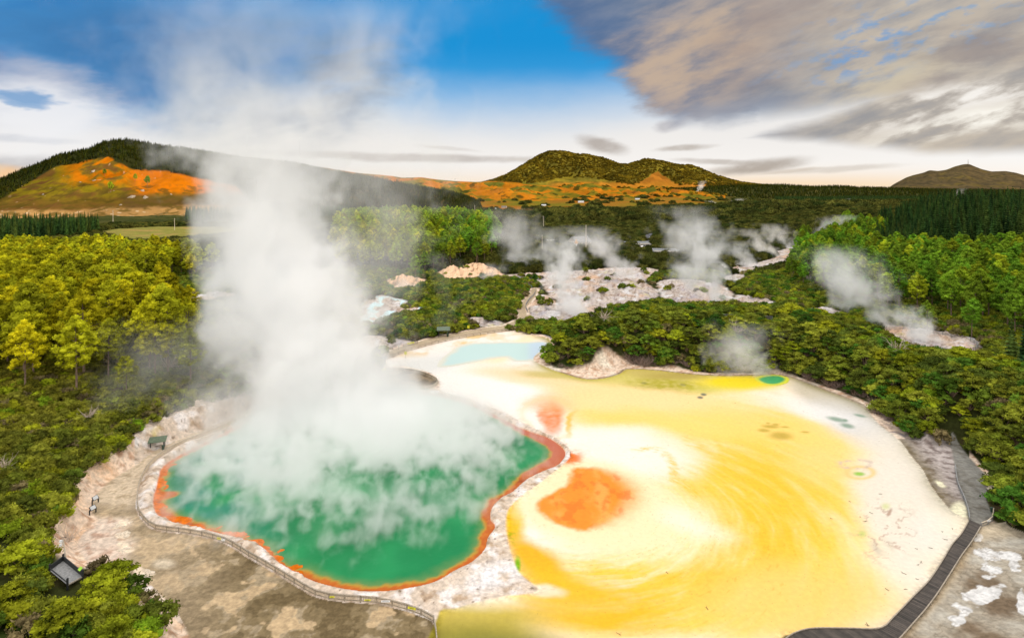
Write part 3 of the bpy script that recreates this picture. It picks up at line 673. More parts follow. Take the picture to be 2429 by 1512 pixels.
GRASS = lin(216, 122, 14) * .60; OLIVE = lin(128, 112, 24) * .75; BROWN = lin(104, 74, 36) * .8; GREEN = lin(128, 140, 40) * .7; FOREST = np.array([.045, .050, .014])
SIL_L = [(-330,470),(-200,452),(-90,446),(-30,440),(0,432),(30,418),(60,406),(100,390),(130,376),(170,366),(215,356),(240,343),(265,338),(300,336),(330,340),(380,350),(450,358),(530,371),
         (600,381),(700,390),(760,404),(830,416),(880,424),(930,436),(1000,449),(1060,459),(1100,470),(1125,482),(1140,492)]
def col_left(X, Y, Z, t, rid):
    xd = DX(X, Y); yd = DY(Y, Z)
    n = fbm(X / 60, Y / 60, 5, 401); n2 = fbm(X / 14, Y / 14, 4, 403)
    c = np.zeros(X.shape + (3,)) + BROWN
    c = mix(c, OLIVE, sm(-.2, .25, n + .15) * sm(505, 450, yd + 20 * n) )
    c = mix(c, GRASS, sm(-.1, .2, n + .05) * sm(455, 425, yd + 26 * n) * sm(120, 200, xd))
    c = mix(c, GRASS * 1.1, sm(468, 452, yd + 4 * n) * sm(290, 340, xd + 20 * n))
    c = mix(c, lin(92, 72, 40) * .8, sm(452, 470, yd + 6 * n) * sm(280, 300, xd) * .7)  # shadow below the orange slope, painted in as dark brown
    c = mix(c, lin(170, 132, 80) * .8, sm(492, 500, yd + 8 * n + (xd - 200) * .03)); c = mix(c, lin(200, 180, 150), sm(.3, .42, n2) * sm(492, 500, yd + 8 * n) * .8)
    c = mix(c, lin(215, 170, 130) * .8, sm(.40, .46, n2) * sm(.1, .3, fbm(X / 45, Y / 45, 3, 407)) * (xd < 420))
    c = mix(c, FOREST * .6, sm(700, 740, xd))
    lo_ = np.interp(xd, [-330,0,50,82,120,150,185,215,237,255,287,320,350,400,450,560,700], [500,476,444,424,401,393,389,381,374,372,391,404,405,408,418,440,600])
    c = mix(c, FOREST * .6, sm(2, -3, yd + 5 * n - lo_))
    c = mix(c, lin(96, 80, 30) * .7, sm(.0, .22, fbm(X / 34, Y / 34, 4, 409)) * sm(430, 446, yd) * .75)
    return c
HL, VL = hill('left_hill', SIL_L, [(-330,1150),(0,1180),(300,1300),(520,1350),(760,1600),(1140,1700)], [(-330,1700),(300,2100),(700,2500),(1140,2150)], 3200, col_left, .13, 130, 1.0, 2.4, 6, 150, 51)
SIL_O = [(700,440),(740,402),(762,398),(800,404),(850,412),(900,416),(930,419),(955,423),(1000,422),(1035,427),(1080,431),(1130,433),(1160,431),(1200,432),(1260,438),(1330,444),(1400,452),(1450,462)]
def col_or(X, Y, Z, t, rid):
    xd = DX(X, Y); yd = DY(Y, Z); n = fbm(X / 170, Y / 220, 5, 411)
    c = np.zeros(X.shape + (3,)) + lin(210, 130, 30) * .62
    c = mix(c, lin(150, 132, 40) * .55, sm(-.1, .12, n)); c = mix(c, lin(124, 124, 44) * .5, sm(.08, .3, n)); c = mix(c, lin(60, 66, 22) * .6, sm(.22, .3, fbm(X / 60, Y / 110, 4, 413)) * .8); c = mix(c, lin(150, 100, 44) * .7, sm(.1, .5, -n) * .7)
    return c
HO, VO = hill('grass_hill', SIL_O, 2300, 3700, 5200, col_or, .34, 170, .9, 2.4, 4, 110, 61)
SIL_F = [(1080,470),(1150,458),(1230,452),(1300,447),(1350,438),(1375,433),(1420,440),(1470,446),(1520,447),(1560,444),(1620,450),(1680,456),(1720,464)]
HF, VF = hill('farm_hill', SIL_F, 2600, 3900, 5200, col_or, .55, 150, .9, 2.4, 4, 110, 66)
SIL_C = [(1060,452),(1110,444),(1150,434),(1172,428),(1200,417),(1228,401),(1255,384),(1280,370),(1303,361),(1318,360),(1345,362),(1362,368),(1380,368),(1402,370),(1425,375),(1445,382),(1468,391),
         (1490,392),(1512,385),(1532,379),(1562,382),(1590,390),(1612,394),(1640,394),(1662,402),(1700,418),(1730,428),(1760,435),(1800,440),(1850,444),(1920,449),(2000,453)]
def col_c(X, Y, Z, t, rid):
    xd = DX(X, Y); yd = DY(Y, Z); n = fbm(X / 130, Y / 130, 5, 421)
    c = np.zeros(X.shape + (3,)) + np.array([.15, .12, .016])
    c = mix(c, [.22, .17, .016], sm(-.1, .4, n)); c = mix(c, [.09, .08, .012], sm(.1, .5, -n))
    c = mix(c, lin(196, 128, 46) * .55, sm(-.02, .03, (yd - 405) / 60 - np.abs(xd - 1558 - 8 * n) / 90)*(xd>1500)*(xd<1620))
    c = mix(c, lin(206, 138, 46) * .6, sm(428, 436, yd + 6 * n) * sm(1290, 1330, xd))
    return c
HC, VC = hill('mountain', SIL_C, 4300, 6000, 8000, col_c, .40, 560, .85, 1.8, 10, 150, 91)
SIL_R = [(2030,452),(2062,449),(2076,444),(2090,444),(2104,449),(2120,438),(2150,422),(2165,417),(2190,411),(2205,405),(2225,407),(2245,404),(2265,396),(2285,391),(2298,390),(2312,396),(2330,403),(2352,408),(2385,407),(2410,411),(2440,420),(2500,432),(2620,444),(2800,452)]
def col_r(X, Y, Z, t, rid):
    n = fbm(X / 260, Y / 260, 5, 431)
    c = np.zeros(X.shape + (3,)) + np.array([.145, .105, .050])
    n6 = fbm(X / 60, Y / 60, 4, 433); c = mix(c * .62, [.11, .08, .025], sm(-.0, .4, n)); c = mix(c, [.050, .042, .022], sm(.0, .35, -n6)); return mix(c, [.05, .04, .022], sm(.1, .5, -n))
HR, VR = hill('distant_mountain', SIL_R, 7500, 9500, 12000, col_r, .14, 700, .85, 2.4, 10, 110, 95)
SIL_B = [(1560,455),(1640,449),(1720,444),(1800,442),(1860,441),(1890,444),(1930,446),(1990,444),(2030,447),(2100,449),(2200,452),(2400,455),(2600,458)]
HB, VB = hill('far_ridge', SIL_B, 3600, 4300, 5500, lambda X, Y, Z, t, r: mix(np.zeros(X.shape + (3,)) + np.array([.05, .055, .018]), [.09, .075, .02], sm(0, .4, fbm(X / 90, Y / 90, 4, 441))), .05, 300, .9, 3, 4, 60, 97)
EXPO = 0.0

# ================================================================== plants
def sph(n, rg, up=0.0):
    v = rg.normal(size=(n, 3)); v[:, 2] = v[:, 2] + up; v /= np.linalg.norm(v, axis=1)[:, None] + 1e-9
    return v
def leaf_cloud(lobes, per, size, rg, squash=.7, up=.5, spike=.35, fluff=.22):
    """many small leaf faces over a set of clumps -> verts, quads"""
    V = []
    for (cx, cy, cz, r) in lobes:
        d = sph(per, rg, up); rad = r * (1 + rg.normal(size=per) * fluff * .6)[:, None]
        p = np.array([cx, cy, cz]) + d * rad * np.array([1, 1, squash])
        nrm = d + rg.normal(size=(per, 3)) * .45; nrm /= np.linalg.norm(nrm, axis=1)[:, None]
        a = np.cross(nrm, rg.normal(size=(per, 3))); a /= np.linalg.norm(a, axis=1)[:, None] + 1e-9
        b = np.cross(nrm, a)
        s = size * (.6 + .8 * rg.random(per))[:, None]
        sp = rg.random(per) < spike
        b = np.where(sp[:, None], nrm * 1.5 + b * .3, b); a = np.where(sp[:, None], a * .6, a)
        q = np.stack([p - a * s - b * s * .5, p + a * s - b * s * .5, p + a * s * .55 + b * s, p - a * s * .55 + b * s], 1)
        V.append(q.reshape(-1, 3))
    V = np.concatenate(V); return V, np.arange(len(V)).reshape(-1, 4)
def core_blobs(lobes, k, squash=.7):
    """solid hearts of the clumps so that no light leaks straight through"""
    t = (1 + 5 ** .5) / 2
    iv = np.array([(-1,t,0),(1,t,0),(-1,-t,0),(1,-t,0),(0,-1,t),(0,1,t),(0,-1,-t),(0,1,-t),(t,0,-1),(t,0,1),(-t,0,-1),(-t,0,1)], float); iv /= np.linalg.norm(iv[0])
    fi = [(0,11,5),(0,5,1),(0,1,7),(0,7,10),(0,10,11),(1,5,9),(5,11,4),(11,10,2),(10,7,6),(7,1,8),(3,9,4),(3,4,2),(3,2,6),(3,6,8),(3,8,9),(4,9,5),(2,4,11),(6,2,10),(8,6,7),(9,8,1)]
    V = []; Fc = []
    for (x, y, z, r) in lobes:
        b = len(V) * 12; V.append(iv * r * k * np.array([1, 1, squash]) + np.array([x, y, z])); Fc += [tuple(b + i for i in f) for f in fi]
    return np.concatenate(V), Fc
def mesh_from(name, parts, mats):
    """parts: (verts, faces, material slot)"""
    me = bpy.data.meshes.new(name); V = []; Fa = []; mi = []; b = 0
    for v, f, m in parts:
        V += [tuple(q) for q in np.asarray(v).tolist()]; Fa += [tuple(int(b + i) for i in q) for q in f]; mi += [m] * len(f); b += len(v)
    me.from_pydata(V, [], Fa)
    for m in mats: me.materials.append(m)
    me.polygons.foreach_set('material_index', mi); me.update()
    return me
def tubes(specs, n=5):
    m = MB()
    for pts, rad in specs: m.tube(pts, rad, n)
    return m.v, m.f

def pine_parts(seed, h=20.0, Rm=4.6, crown_from=.40, lobes_n=84, per=54, leaf=.185):
    rg = np.random.default_rng(seed)
    lean = rg.normal(size=2) * .5
    def axis(f): return np.array([lean[0] * f * f, lean[1] * f * f, h * f * .96])
    tr = [([axis(f) for f in np.linspace(0, .97, 7)], list(np.linspace(.30, .06, 7)))]
    lobes = []
    for i in range(lobes_n):
        f = crown_from + (1 - crown_from) * ((i + .5) / lobes_n) ** .9
        u = (f - crown_from) / (1 - crown_from)
        prof = Rm * (math.sin(math.pi * min(1, .16 + u * .86)) ** .62) * (.62 + .5 * rg.random())
        a = i * 2.399 + rg.normal() * .5
        q = prof * (.72 + .28 * rg.random()) if i < lobes_n - 4 else prof * .4
        p = axis(f) + np.array([math.cos(a) * q, math.sin(a) * q, rg.normal() * .5])
        r = (.62 + .55 * rg.random()) * (.85 + .35 * math.sin(math.pi * u)) * Rm / 4.6
        lobes.append((*p, r))
        if i % 4 == 0 and q > 1.2:
            s = axis(max(f - .06, .2)); tr.append(([s, (s + p) / 2 + np.array([0, 0, -.15]), p], [.09, .06, .03]))
    for k in range(7):   # dead lower branches
        f = crown_from * (.45 + .55 * rg.random()); a = rg.random() * 6.28; L = 1.2 + 1.6 * rg.random(); s = axis(f)
        tr.append(([s, s + np.array([math.cos(a) * L, math.sin(a) * L, .25 * L])], [.05, .015]))
    lv, lf = leaf_cloud(lobes, per, leaf, rg, .72, .55)
    cv, cf = core_blobs(lobes, .78, .66)
    tv, tf = tubes(tr)
    return (tv, tf), [(lv, lf, 0), (cv, cf, 0)]
def conifer_parts(seed, h=22.0, Rm=3.3, layers=15, per=15, from_=.12):
    rg = np.random.default_rng(seed); V = []; Fa = []
    for i in range(layers):
        u = i / (layers - 1); z = h * (from_ + (1 - from_) * u * .97); r = Rm * (1 - u) ** .8 * (.85 + .3 * rg.random()) + .18
        n = max(6, int(per * (1 - .55 * u)))
        for k in range(n):
            a = 2 * math.pi * (k + rg.random() * .7) / n + i; rr = r * (.75 + .45 * rg.random()); w = .20 + rr * .26
            d = np.array([math.cos(a), math.sin(a), 0]); s = np.array([-d[1], d[0], 0])
            p0 = np.array([0, 0, z + rr * .10]) + d * .08; p1 = p0 + d * rr * .55 + np.array([0, 0, -rr * .08 + rg.normal() * .1]); p2 = p0 + d * rr + np.array([0, 0, -rr * .30 + rg.normal() * .15])
            b = len(V); V += [p0 - s * w * .3, p0 + s * w * .3, p1 + s * w, p1 - s * w, p2 + s * w * .35, p2 - s * w * .35, p1 + s * w * .9 - np.array([0, 0, .55 + .2 * rr * .3]), p1 - s * w * .9 - np.array([0, 0, .55 + .2 * rr * .3])]
            Fa += [(b, b + 1, b + 2, b + 3), (b + 3, b + 2, b + 4, b + 5), (b + 3, b + 2, b + 6, b + 7)]
    # dark inner cone
    n = 8; b = len(V); z0 = h * from_
    for k in range(n): V.append(np.array([math.cos(k * 2 * math.pi / n) * Rm * .55, math.sin(k * 2 * math.pi / n) * Rm * .55, z0]))
    V.append(np.array([0, 0, h * .93])); Fa += [(b + k, b + (k + 1) % n, b + n) for k in range(n)]
    tv, tf = tubes([([(0, 0, 0), (0, 0, h * .5), (0, 0, h * .99)], [.26, .15, .03])])
    return (tv, tf), [(np.array(V), Fa, 0)]
def shrub_parts(seed, Rm=2.2, h=2.6, n=15, per=44, leaf=.15, flat=.75):
    rg = np.random.default_rng(seed); lobes = []; st = []
    for i in range(n):
        u = math.sqrt((i + .5) / n); a = i * 2.399 + rg.normal() * .4; rr = Rm * u * (.75 + .3 * rg.random())
        z = h * (.92 - .62 * u ** 2.2) * (.85 + .3 * rg.random()); r = Rm * (.30 + .16 * rg.random())
        x, y = math.cos(a) * rr, math.sin(a) * rr; lobes.append((x, y, z, r))
        if i % 2 == 0: st.append(([(x * .1, y * .1, 0), (x * .5, y * .5, z * .55), (x, y, z)], [.07, .045, .02]))
    lv, lf = leaf_cloud(lobes, per, leaf, rg, flat, .7, .3, .3); cv, cf = core_blobs(lobes, .80, flat * .92)
    tv, tf = tubes(st, 4)
    return (tv, tf), [(lv, lf, 0), (cv, cf, 0)]
def broad_parts(seed, Rm=4.0, h=5.2, n=24, per=60, leaf=.19):
    """small spreading tree with flat layered sprays"""
    rg = np.random.default_rng(seed); lobes = []; st = []
    for i in range(n):
        u = math.sqrt((i + .5) / n); a = i * 2.399 + rg.normal() * .5; rr = Rm * u * (.7 + .4 * rg.random())
        z = h * (.93 - .5 * u ** 2) + rg.normal() * .3; r = Rm * (.20 + .14 * rg.random()); x, y = math.cos(a) * rr, math.sin(a) * rr
        lobes.append((x, y, z, r))
        if i % 2 == 0: st.append(([(0, 0, 0), (x * .35, y * .35, z * .5), (x * .9, y * .9, z - .2)], [.14, .08, .03]))
    lv, lf = leaf_cloud(lobes, per, leaf, rg, .42, .9, .2, .25); cv, cf = core_blobs(lobes, .82, .38)
    tv, tf = tubes(st, 5)
    return (tv, tf), [(lv, lf, 0), (cv, cf, 0)]
def blob_parts(seed, Rm=6, h=6, n=11, per=90, leaf=.42):
    return shrub_parts(seed, Rm, h, n, per, leaf, .8)
def dead_parts(seed, Rm=2.2, h=2.6, n=26):
    rg = np.random.default_rng(seed); st = []
    for i in range(n):
        a = rg.random() * 6.28; L = Rm * (.5 + .6 * rg.random()); p = [np.zeros(3)]; d = np.array([math.cos(a), math.sin(a), .6 + rg.random()])
        for k in range(4):
            p.append(p[-1] + d / np.linalg.norm(d) * L * .38); d = d + rg.normal(size=3) * .55
        st.append((p, [.055, .045, .032, .02, .01]))
        q = p[2]; e = d + rg.normal(size=3); st.append(([q, q + e / np.linalg.norm(e) * L * .5], [.025, .01]))
    return tubes(st, 4)

def kinds(fn, count, mats, name, **kw):
    out = []
    for i in range(count):
        (tv, tf), cr = fn(seed=i * 13 + 5, **kw)
        out.append(dict(trunk=mesh_from(name + '_trunk', [(tv, tf, 0)], [mats[1]]), crown=mesh_from(name + '_crown', cr, [mats[0]]),
                        whole=mesh_from(name, cr + [(tv, tf, 1)], mats)))
    return out
K_PINE = kinds(pine_parts, 5, [M_PINE, M_BARK], 'pine')
K_CON = kinds(conifer_parts, 4, [M_CONIF, M_BARK_D], 'conifer')
K_CONF = kinds(conifer_parts, 3, [M_CONIF_W, M_BARK_D], 'plantation_conifer', layers=9, per=9, Rm=4.4)
K_SHRUB = kinds(shrub_parts, 5, [M_SHRUB, M_BARK], 'shrub')
K_SHRY = kinds(shrub_parts, 2, [M_SHRUB_Y, M_BARK], 'fresh_shrub', h=2.2)
K_SHRD = kinds(shrub_parts, 2, [M_SCRUB, M_DEAD], 'dry_shrub', n=12, per=34, h=2.0)
K_BROAD = kinds(broad_parts, 4, [M_SHRUB, M_BARK], 'broad_tree')
K_BROADY = kinds(broad_parts, 2, [M_SHRUB_Y, M_BARK], 'broad_tree')
K_BUSH = kinds(blob_parts, 3, [M_BUSH, M_BARK_D], 'bush')
K_FARSH = kinds(blob_parts, 3, [M_FARSCRUB, M_BARK_D], 'scrub_clump', Rm=5, h=3.8, n=11, per=80, leaf=.34)
DEADM = [mesh_from('dead_shrub', [(*dead_parts(i), 0)], [M_DEAD]) for i in range(3)]
TWIGGY = mat_plain('grey_dead_twigs', (.24, .17, .14), .95, .3, 2.0)
K_DEAD = [dict(whole=mesh_from('dead_brush', [(*dead_parts(40 + i, 2.4, 1.9, 46), 0)], [TWIGGY])) for i in range(3)]

def hide_proto(me):
    return bpy.data.objects.new(me.name + '_source', me)     # never linked to the scene
_protos = {}
def scatter_stuff(name, label, cat, pts, scl, rot, idx, meshes):
    """ONE object: a cloud of points that geometry nodes dress with plants nobody could count"""
    me = bpy.data.meshes.new(name); me.vertices.add(len(pts)); me.vertices.foreach_set('co', np.asarray(pts, np.float32).ravel())
    for nm, arr, ty in (('scl', scl, 'FLOAT'), ('rot', rot, 'FLOAT'), ('pick', idx, 'INT')):
        a = me.attributes.new(nm, ty, 'POINT'); a.data.foreach_set('value', np.asarray(arr, np.float32 if ty == 'FLOAT' else np.int32))
    o = bpy.data.objects.new(name, me); COL.objects.link(o); tag(o, label, cat, None, 'stuff')
    g = bpy.data.node_groups.new(name + '_nodes', 'GeometryNodeTree'); g.interface.new_socket('Geometry', in_out='INPUT', socket_type='NodeSocketGeometry'); g.interface.new_socket('Geometry', in_out='OUTPUT', socket_type='NodeSocketGeometry')
    ni = g.nodes.new('NodeGroupInput'); no = g.nodes.new('NodeGroupOutput'); L = g.links
    join = g.nodes.new('GeometryNodeGeometryToInstance')
    for m in meshes:
        if m.name not in _protos: _protos[m.name] = hide_proto(m)
        oi = g.nodes.new('GeometryNodeObjectInfo'); oi.inputs['Object'].default_value = _protos[m.name]; oi.inputs['As Instance'].default_value = True
        L.new(oi.outputs['Geometry'], join.inputs[0])
    join2 = g.nodes.new('GeometryNodeJoinGeometry'); g.nodes.remove(join); 
    for n in [n for n in g.nodes if n.bl_idname == 'GeometryNodeObjectInfo'][::-1]: L.new(n.outputs['Geometry'], join2.inputs[0])
    def attr(nm, ty):
        n = g.nodes.new('GeometryNodeInputNamedAttribute'); n.data_type = ty; n.inputs['Name'].default_value = nm; return n.outputs[0]
    ip = g.nodes.new('GeometryNodeInstanceOnPoints'); L.new(ni.outputs[0], ip.inputs['Points']); L.new(join2.outputs[0], ip.inputs['Instance'])
    ip.inputs['Pick Instance'].default_value = True; L.new(attr('pick', 'INT'), ip.inputs['Instance Index'])
    cx = g.nodes.new('ShaderNodeCombineXYZ'); L.new(attr('rot', 'FLOAT'), cx.inputs[2]); L.new(cx.outputs[0], ip.inputs['Rotation'])
    cs = g.nodes.new('ShaderNodeCombineXYZ'); s_ = attr('scl', 'FLOAT'); [L.new(s_, cs.inputs[i]) for i in range(3)]; L.new(cs.outputs[0], ip.inputs['Scale'])
    L.new(ip.outputs[0], no.inputs[0])
    md = o.modifiers.new('plants', 'NODES'); md.node_group = g
    return o

def jitter(x0, x1, y0, y1, s, jit=.42):
    gx, gy = np.meshgrid(np.arange(x0, x1, s), np.arange(y0, y1, s)); gx = gx.astype(float); gy = gy.astype(float)
    gx[1::2] += s / 2
    return (gx + rng.uniform(-jit, jit, gx.shape) * s).ravel(), (gy + rng.uniform(-jit, jit, gx.shape) * s).ravel()
def in_poly_pts(px, s, jit=.42):
    g = np.array([P(a, b)[:2] for a, b in px]); lo = g.min(0); hi = g.max(0)
    X, Y = jitter(lo[0], hi[0], lo[1], hi[1], s, jit); m = sdf(g, X, Y, 2) < 0
    return X[m], Y[m]
def view(X, Y, Z): return DX(X, Y), DY(Y, Z)
CLEAR_POLYS = [G[k] for k in ('POOL', 'TERR', 'MUDL', 'OVAL', 'PATHM', 'PATHR')] + [FIELD, ROADM]
def clear_dist(X, Y):
    d = np.full(X.shape, 60.0)
    for p in CLEAR_POLYS: d = np.minimum(d, sdf(p, X, Y))
    return d
def right_mud(X, Y):
    xd, yd = DX(X, Y), DY(Y)
    return (yd > 1232) & (xd > 1700) & (sdf(G['MOUND'], X, Y) > -.8)

# ---- forests
STANDS = {}
A1 = [(-420,1030),(60,992),(200,985),(320,975),(440,950),(478,900),(462,850),(420,820),(330,790),(250,745),(190,705),(150,665),(0,645),(-420,645)]
A2 = [(-420,700),(150,700),(240,704),(330,692),(400,684),(480,672),(520,655),(440,636),(300,622),(150,612),(-420,606)]
GB_ = [(780,650),(860,655),(960,652),(1050,656),(1110,642),(1170,626),(1188,600),(1160,566),(1050,550),(900,548),(800,560)]
CR = [(1862,668),(1950,705),(2050,735),(2150,748),(2250,765),(2360,800),(2429,830),(2760,880),(2760,632),(2429,628),(2280,622),(2100,612),(1990,612),(1900,630)]
CR2 = [(1840,612),(1960,596),(2080,594),(2110,572),(2010,556),(1900,570)]
def stand(poly, s, kinds_, lo, hi, dist=True):
    X, Y = in_poly_pts(poly, s)
    if dist:
        m = (clear_dist(X, Y) > 2.5) & (bare_sdf(X, Y) > 1.0); X, Y = X[m], Y[m]
    Z = ground_z(X, Y, False); return X, Y, Z - .15, rng.uniform(lo, hi, len(X)), rng.uniform(0, 6.28, len(X)), rng.integers(0, kinds_, len(X))
def cat(*a): return tuple(np.concatenate(q) for q in zip(*a))
sA1 = stand(A1, 8.2, 5, .78, 1.2); sA2 = stand(A2, 9.4, 5, .75, 1.1); sB = stand(GB_, 9.8, 5, .8, 1.08); sC = stand(CR, 9.8, 5, .76, 1.14); sC2 = stand(CR2, 10, 5, .7, .9)
labs = [('tall yellow-green pine in the dense stand at the left edge of the photo', 'pines of the dense yellow-green stand on the left'),
        ('slender green pine in the further stand behind the dark clearing on the left', 'pines of the further stand on the left'),
        ('tall green pine in the grove standing right of the big steam plume', 'pines of the grove right of the steam plume'),
        ('bushy green pine in the stand on the right slope below the dark conifers', 'pines of the stand on the right slope'),
        ('dark pine at the left tip of the right hand slope', 'dark pines at the tip of the right slope')]
sets = [sA1, sA2, sB, sC, sC2]
PN = cat(*sets); stand_id = np.concatenate([np.full(len(s[0]), i) for i, s in enumerate(sets)])

def split_objects(S, size, limit, margin=12, topfrac=None):
    """indices of the ones that show largest in the photo, and the rest"""
    X, Y, Z, sc_, _, _ = S
    xd, yd = view(X, Y, Z); inside = (xd > -margin) & (xd < 2429 + margin) & (yd < 1500)
    score = np.where(inside, sc_ * size / Y, 0)
    order = np.argsort(-score); big = order[:limit]; big = big[score[big] > 0]
    rest = np.setdiff1d(np.arange(len(X)), big)
    return big, rest
def tree_objects(name, S, ids, kinds_, label_of, parts=('trunk', 'crown')):
    X, Y, Z, sc_, ro, ix = S
    for i in ids:
        k = kinds_[ix[i]]; r = bpy.data.objects.new(name, None); r.empty_display_size = 1
        r.location = (X[i], Y[i], Z[i]); r.rotation_euler = (0, 0, ro[i]); r.scale = (sc_[i],) * 3; COL.objects.link(r)
        lb, ct, gp = label_of(i); tag(r, lb, ct, gp)
        for p in parts:
            c = bpy.data.objects.new(p, k[p]); c.parent = r; COL.objects.link(c)
FOREST_POLYS = [np.array([P(a, b)[:2] for a, b in p]) for p in (A1, A2, GB_, CR, CR2)]
# trees well apart from the rest get labels of their own
big, rest = split_objects(PN, 20, 285)
xdP, ydP = view(PN[0], PN[1], PN[2])
tree_objects('pine_tree', PN, big, K_PINE, lambda i: (labs[stand_id[i]][0], 'pine tree', labs[stand_id[i]][1]))
r_ = rest
scatter_stuff('pine_forest', 'rest of the green pine forest left and right of the hot springs', 'forest', np.stack([PN[0][r_], PN[1][r_], PN[2][r_]], 1), PN[3][r_], PN[4][r_], PN[5][r_], [k['whole'] for k in K_PINE])
# single pines and broad trees, each told apart by where it stands
def lone(name, kind, x, y, s, rot, label, ct, fy=1.0):
    X, Y, _ = P(x, y); Z = float(ground_z(np.array([X]), np.array([Y]), False)[0]) - .1
    Xn = X; r = empty(name, (Xn, Y, Z), label, ct); r.scale = (s, s, s * fy); r.rotation_euler = (0, 0, rot)
    for p in ('trunk', 'crown'):
        c = bpy.data.objects.new(p, kind[p]); c.parent = r; COL.objects.link(c)
lone('pine_tree', K_PINE[1], 182, 1010, 1.0, .4, 'large yellow pine with bare lower branches at the front of the left stand', 'pine tree')
lone('pine_tree', K_PINE[2], 60, 1015, .9, 1.4, 'round yellow pine crown beside the left edge in the front row', 'pine tree')
lone('pine_tree', K_PINE[3], 452, 962, .78, 2.4, 'small yellow pine nearest the steam at the right end of the left stand', 'pine tree')
lone('pine_tree', K_PINE[0], 368, 965, .95, .9, 'pine with a long bare red-brown trunk near the right end of the left stand', 'pine tree')
lone('pine_tree', K_PINE[4], 300, 1000, .55, 3.4, 'low round young pine below the tall trunks of the left stand', 'pine tree')
lone('pine_tree', K_PINE[2], 566 * 0 + 2200, 790, .62, 1.0, 'thin young pine on the slope above the white boulders on the right', 'pine tree')
lone('pine_tree', K_PINE[0], 2305, 800, .8, 1.7, 'slim pine behind the curved grey fence on the right', 'pine tree')
lone('pine_tree', K_PINE[3], 985, 668, .8, 1.7, 'foremost pine of the middle grove standing down the slope', 'pine tree')
lone('pine_tree', K_PINE[1], 1130, 640, .8, 1.2, 'pine at the right foot of the middle grove', 'pine tree')
lone('conifer_tree', K_CON[1], 2400, 955, .78, .3, 'large bright green conifer by the right edge below the forest slope', 'conifer tree')
lone('conifer_tree', K_CON[2], 2432, 905, .8, .9, 'tall green conifer cut by the right edge of the photo', 'conifer tree')
lone('broad_tree', K_BROADY[0], 2120, 905, 1.1, .3, 'fresh green spreading tree on the mound right of the lemon yellow shallows', 'tree')
lone('broad_tree', K_BROADY[1], 1880, 812, 1.3, 1.3, 'rounded green tree above the viewing rail on the mound', 'tree')

# ---- dark conifers
D1 = [(2060,600),(2110,606),(2200,616),(2280,620),(2429,626),(2760,630),(2760,548),(2429,546),(2200,548),(2088,556)]
E1 = [(-420,590),(0,586),(60,582),(120,574),(200,566),(248,556),(240,548),(120,548),(-420,552)]
E2 = [(440,528),(560,522),(720,520),(840,512),(840,506),(700,508),(440,514)]
cD = stand(D1, 8.8, 4, 1.0, 1.55)
cD = cD[:3] + (cD[3] * (.62 + .38 * sm(2095, 2260, DX(cD[0], cD[1]))),) + cD[4:]; cE = stand(E1, 9.5, 4, .9, 1.3); cE2 = stand(E2, 15, 4, .9, 1.2)
csets = [cD, cE, cE2]; CN = cat(*csets); cid = np.concatenate([np.full(len(s[0]), i) for i, s in enumerate(csets)])
clabs = [('dark green conifer in the tall forest along the right hand ridge', 'conifers along the right hand ridge'),
         ('dark conifer in the row behind the left pine stand and below the orange hill', 'conifers in the row below the orange hill'),
         ('conifer in the thin row behind the green field on the left', 'conifers behind the green field')]
big, rest = split_objects(CN, 22, 285)
tree_objects('conifer_tree', CN, big, K_CON, lambda i: (clabs[cid[i]][0], 'conifer tree', clabs[cid[i]][1]))
scatter_stuff('conifer_forest', 'rest of the dark conifer forest on the right ridge and below the left hill', 'forest', np.stack([CN[0][rest], CN[1][rest], CN[2][rest]], 1), CN[3][rest], CN[4][rest], CN[5][rest], [k['whole'] for k in K_CON])

# ---- trees on the hills: nobody could count them
def on_hill(V, n, maskf, sub):
    nv, nu, _ = V.shape
    A = V[:-1, :-1]; B = V[:-1, 1:]; D = V[1:, :-1]
    area = np.abs((B[..., 0] - A[..., 0]) * (D[..., 1] - A[..., 1]) - (B[..., 1] - A[..., 1]) * (D[..., 0] - A[..., 0]))
    cen = (A + B + D) / 3; w = area * maskf(DX(cen[..., 0], cen[..., 1]), DY(cen[..., 1], cen[..., 2]), cen)
    w = (w / w.sum()).ravel(); pick = rng.choice(len(w), n, p=w); i, j = np.unravel_index(pick, area.shape)
    u = rng.random((n, 1)); v = rng.random((n, 1))
    a = V[i, j]; b = V[i, j + 1]; c = V[i + 1, j]; d = V[i + 1, j + 1]
    return a * (1 - u) * (1 - v) + b * u * (1 - v) + c * (1 - u) * v + d * u * v - np.array([0, 0, sub])
def put(name, label, V, n, maskf, meshes, lo, hi, sub=.5):
    p = on_hill(V, n, maskf, sub)
    return scatter_stuff(name, label, 'forest', p, rng.uniform(lo, hi, n), rng.uniform(0, 6.28, n), rng.integers(0, len(meshes), n), meshes)
def m_left(x, y, c):
    lo = np.interp(x, [-330,0,50,82,120,150,185,215,237,255,287,320,350,400,450,560,700,1140], [500,476,444,424,401,393,389,381,374,372,391,404,405,408,418,440,600,600])
    n = fbm(c[..., 0] / 60, c[..., 1] / 60, 3, 501)
    return ((y + 5 * n) < lo) * np.where(c[..., 1] < 3000, 1.0, 0)
put('hill_forest', 'conifer plantation over the crest of the left hill and down its long right ridge', VL, 28000, m_left, [k['crown'] for k in K_CONF], .48, .72)
def m_c(x, y, c):
    y0 = np.interp(x, [1060,1150,1290,1340,1420,1480,1520,1590,1640,1760,2000], [452,440,432,420,424,436,440,440,438,448,456])
    bare = (np.abs(x - 1558) / 90 < (y - 405) / 60) & (x > 1500) & (x < 1620)
    n = fbm(c[..., 0] / 200, c[..., 1] / 200, 3, 503)
    return (y + 4 * n < y0) * (~bare) * 1.0
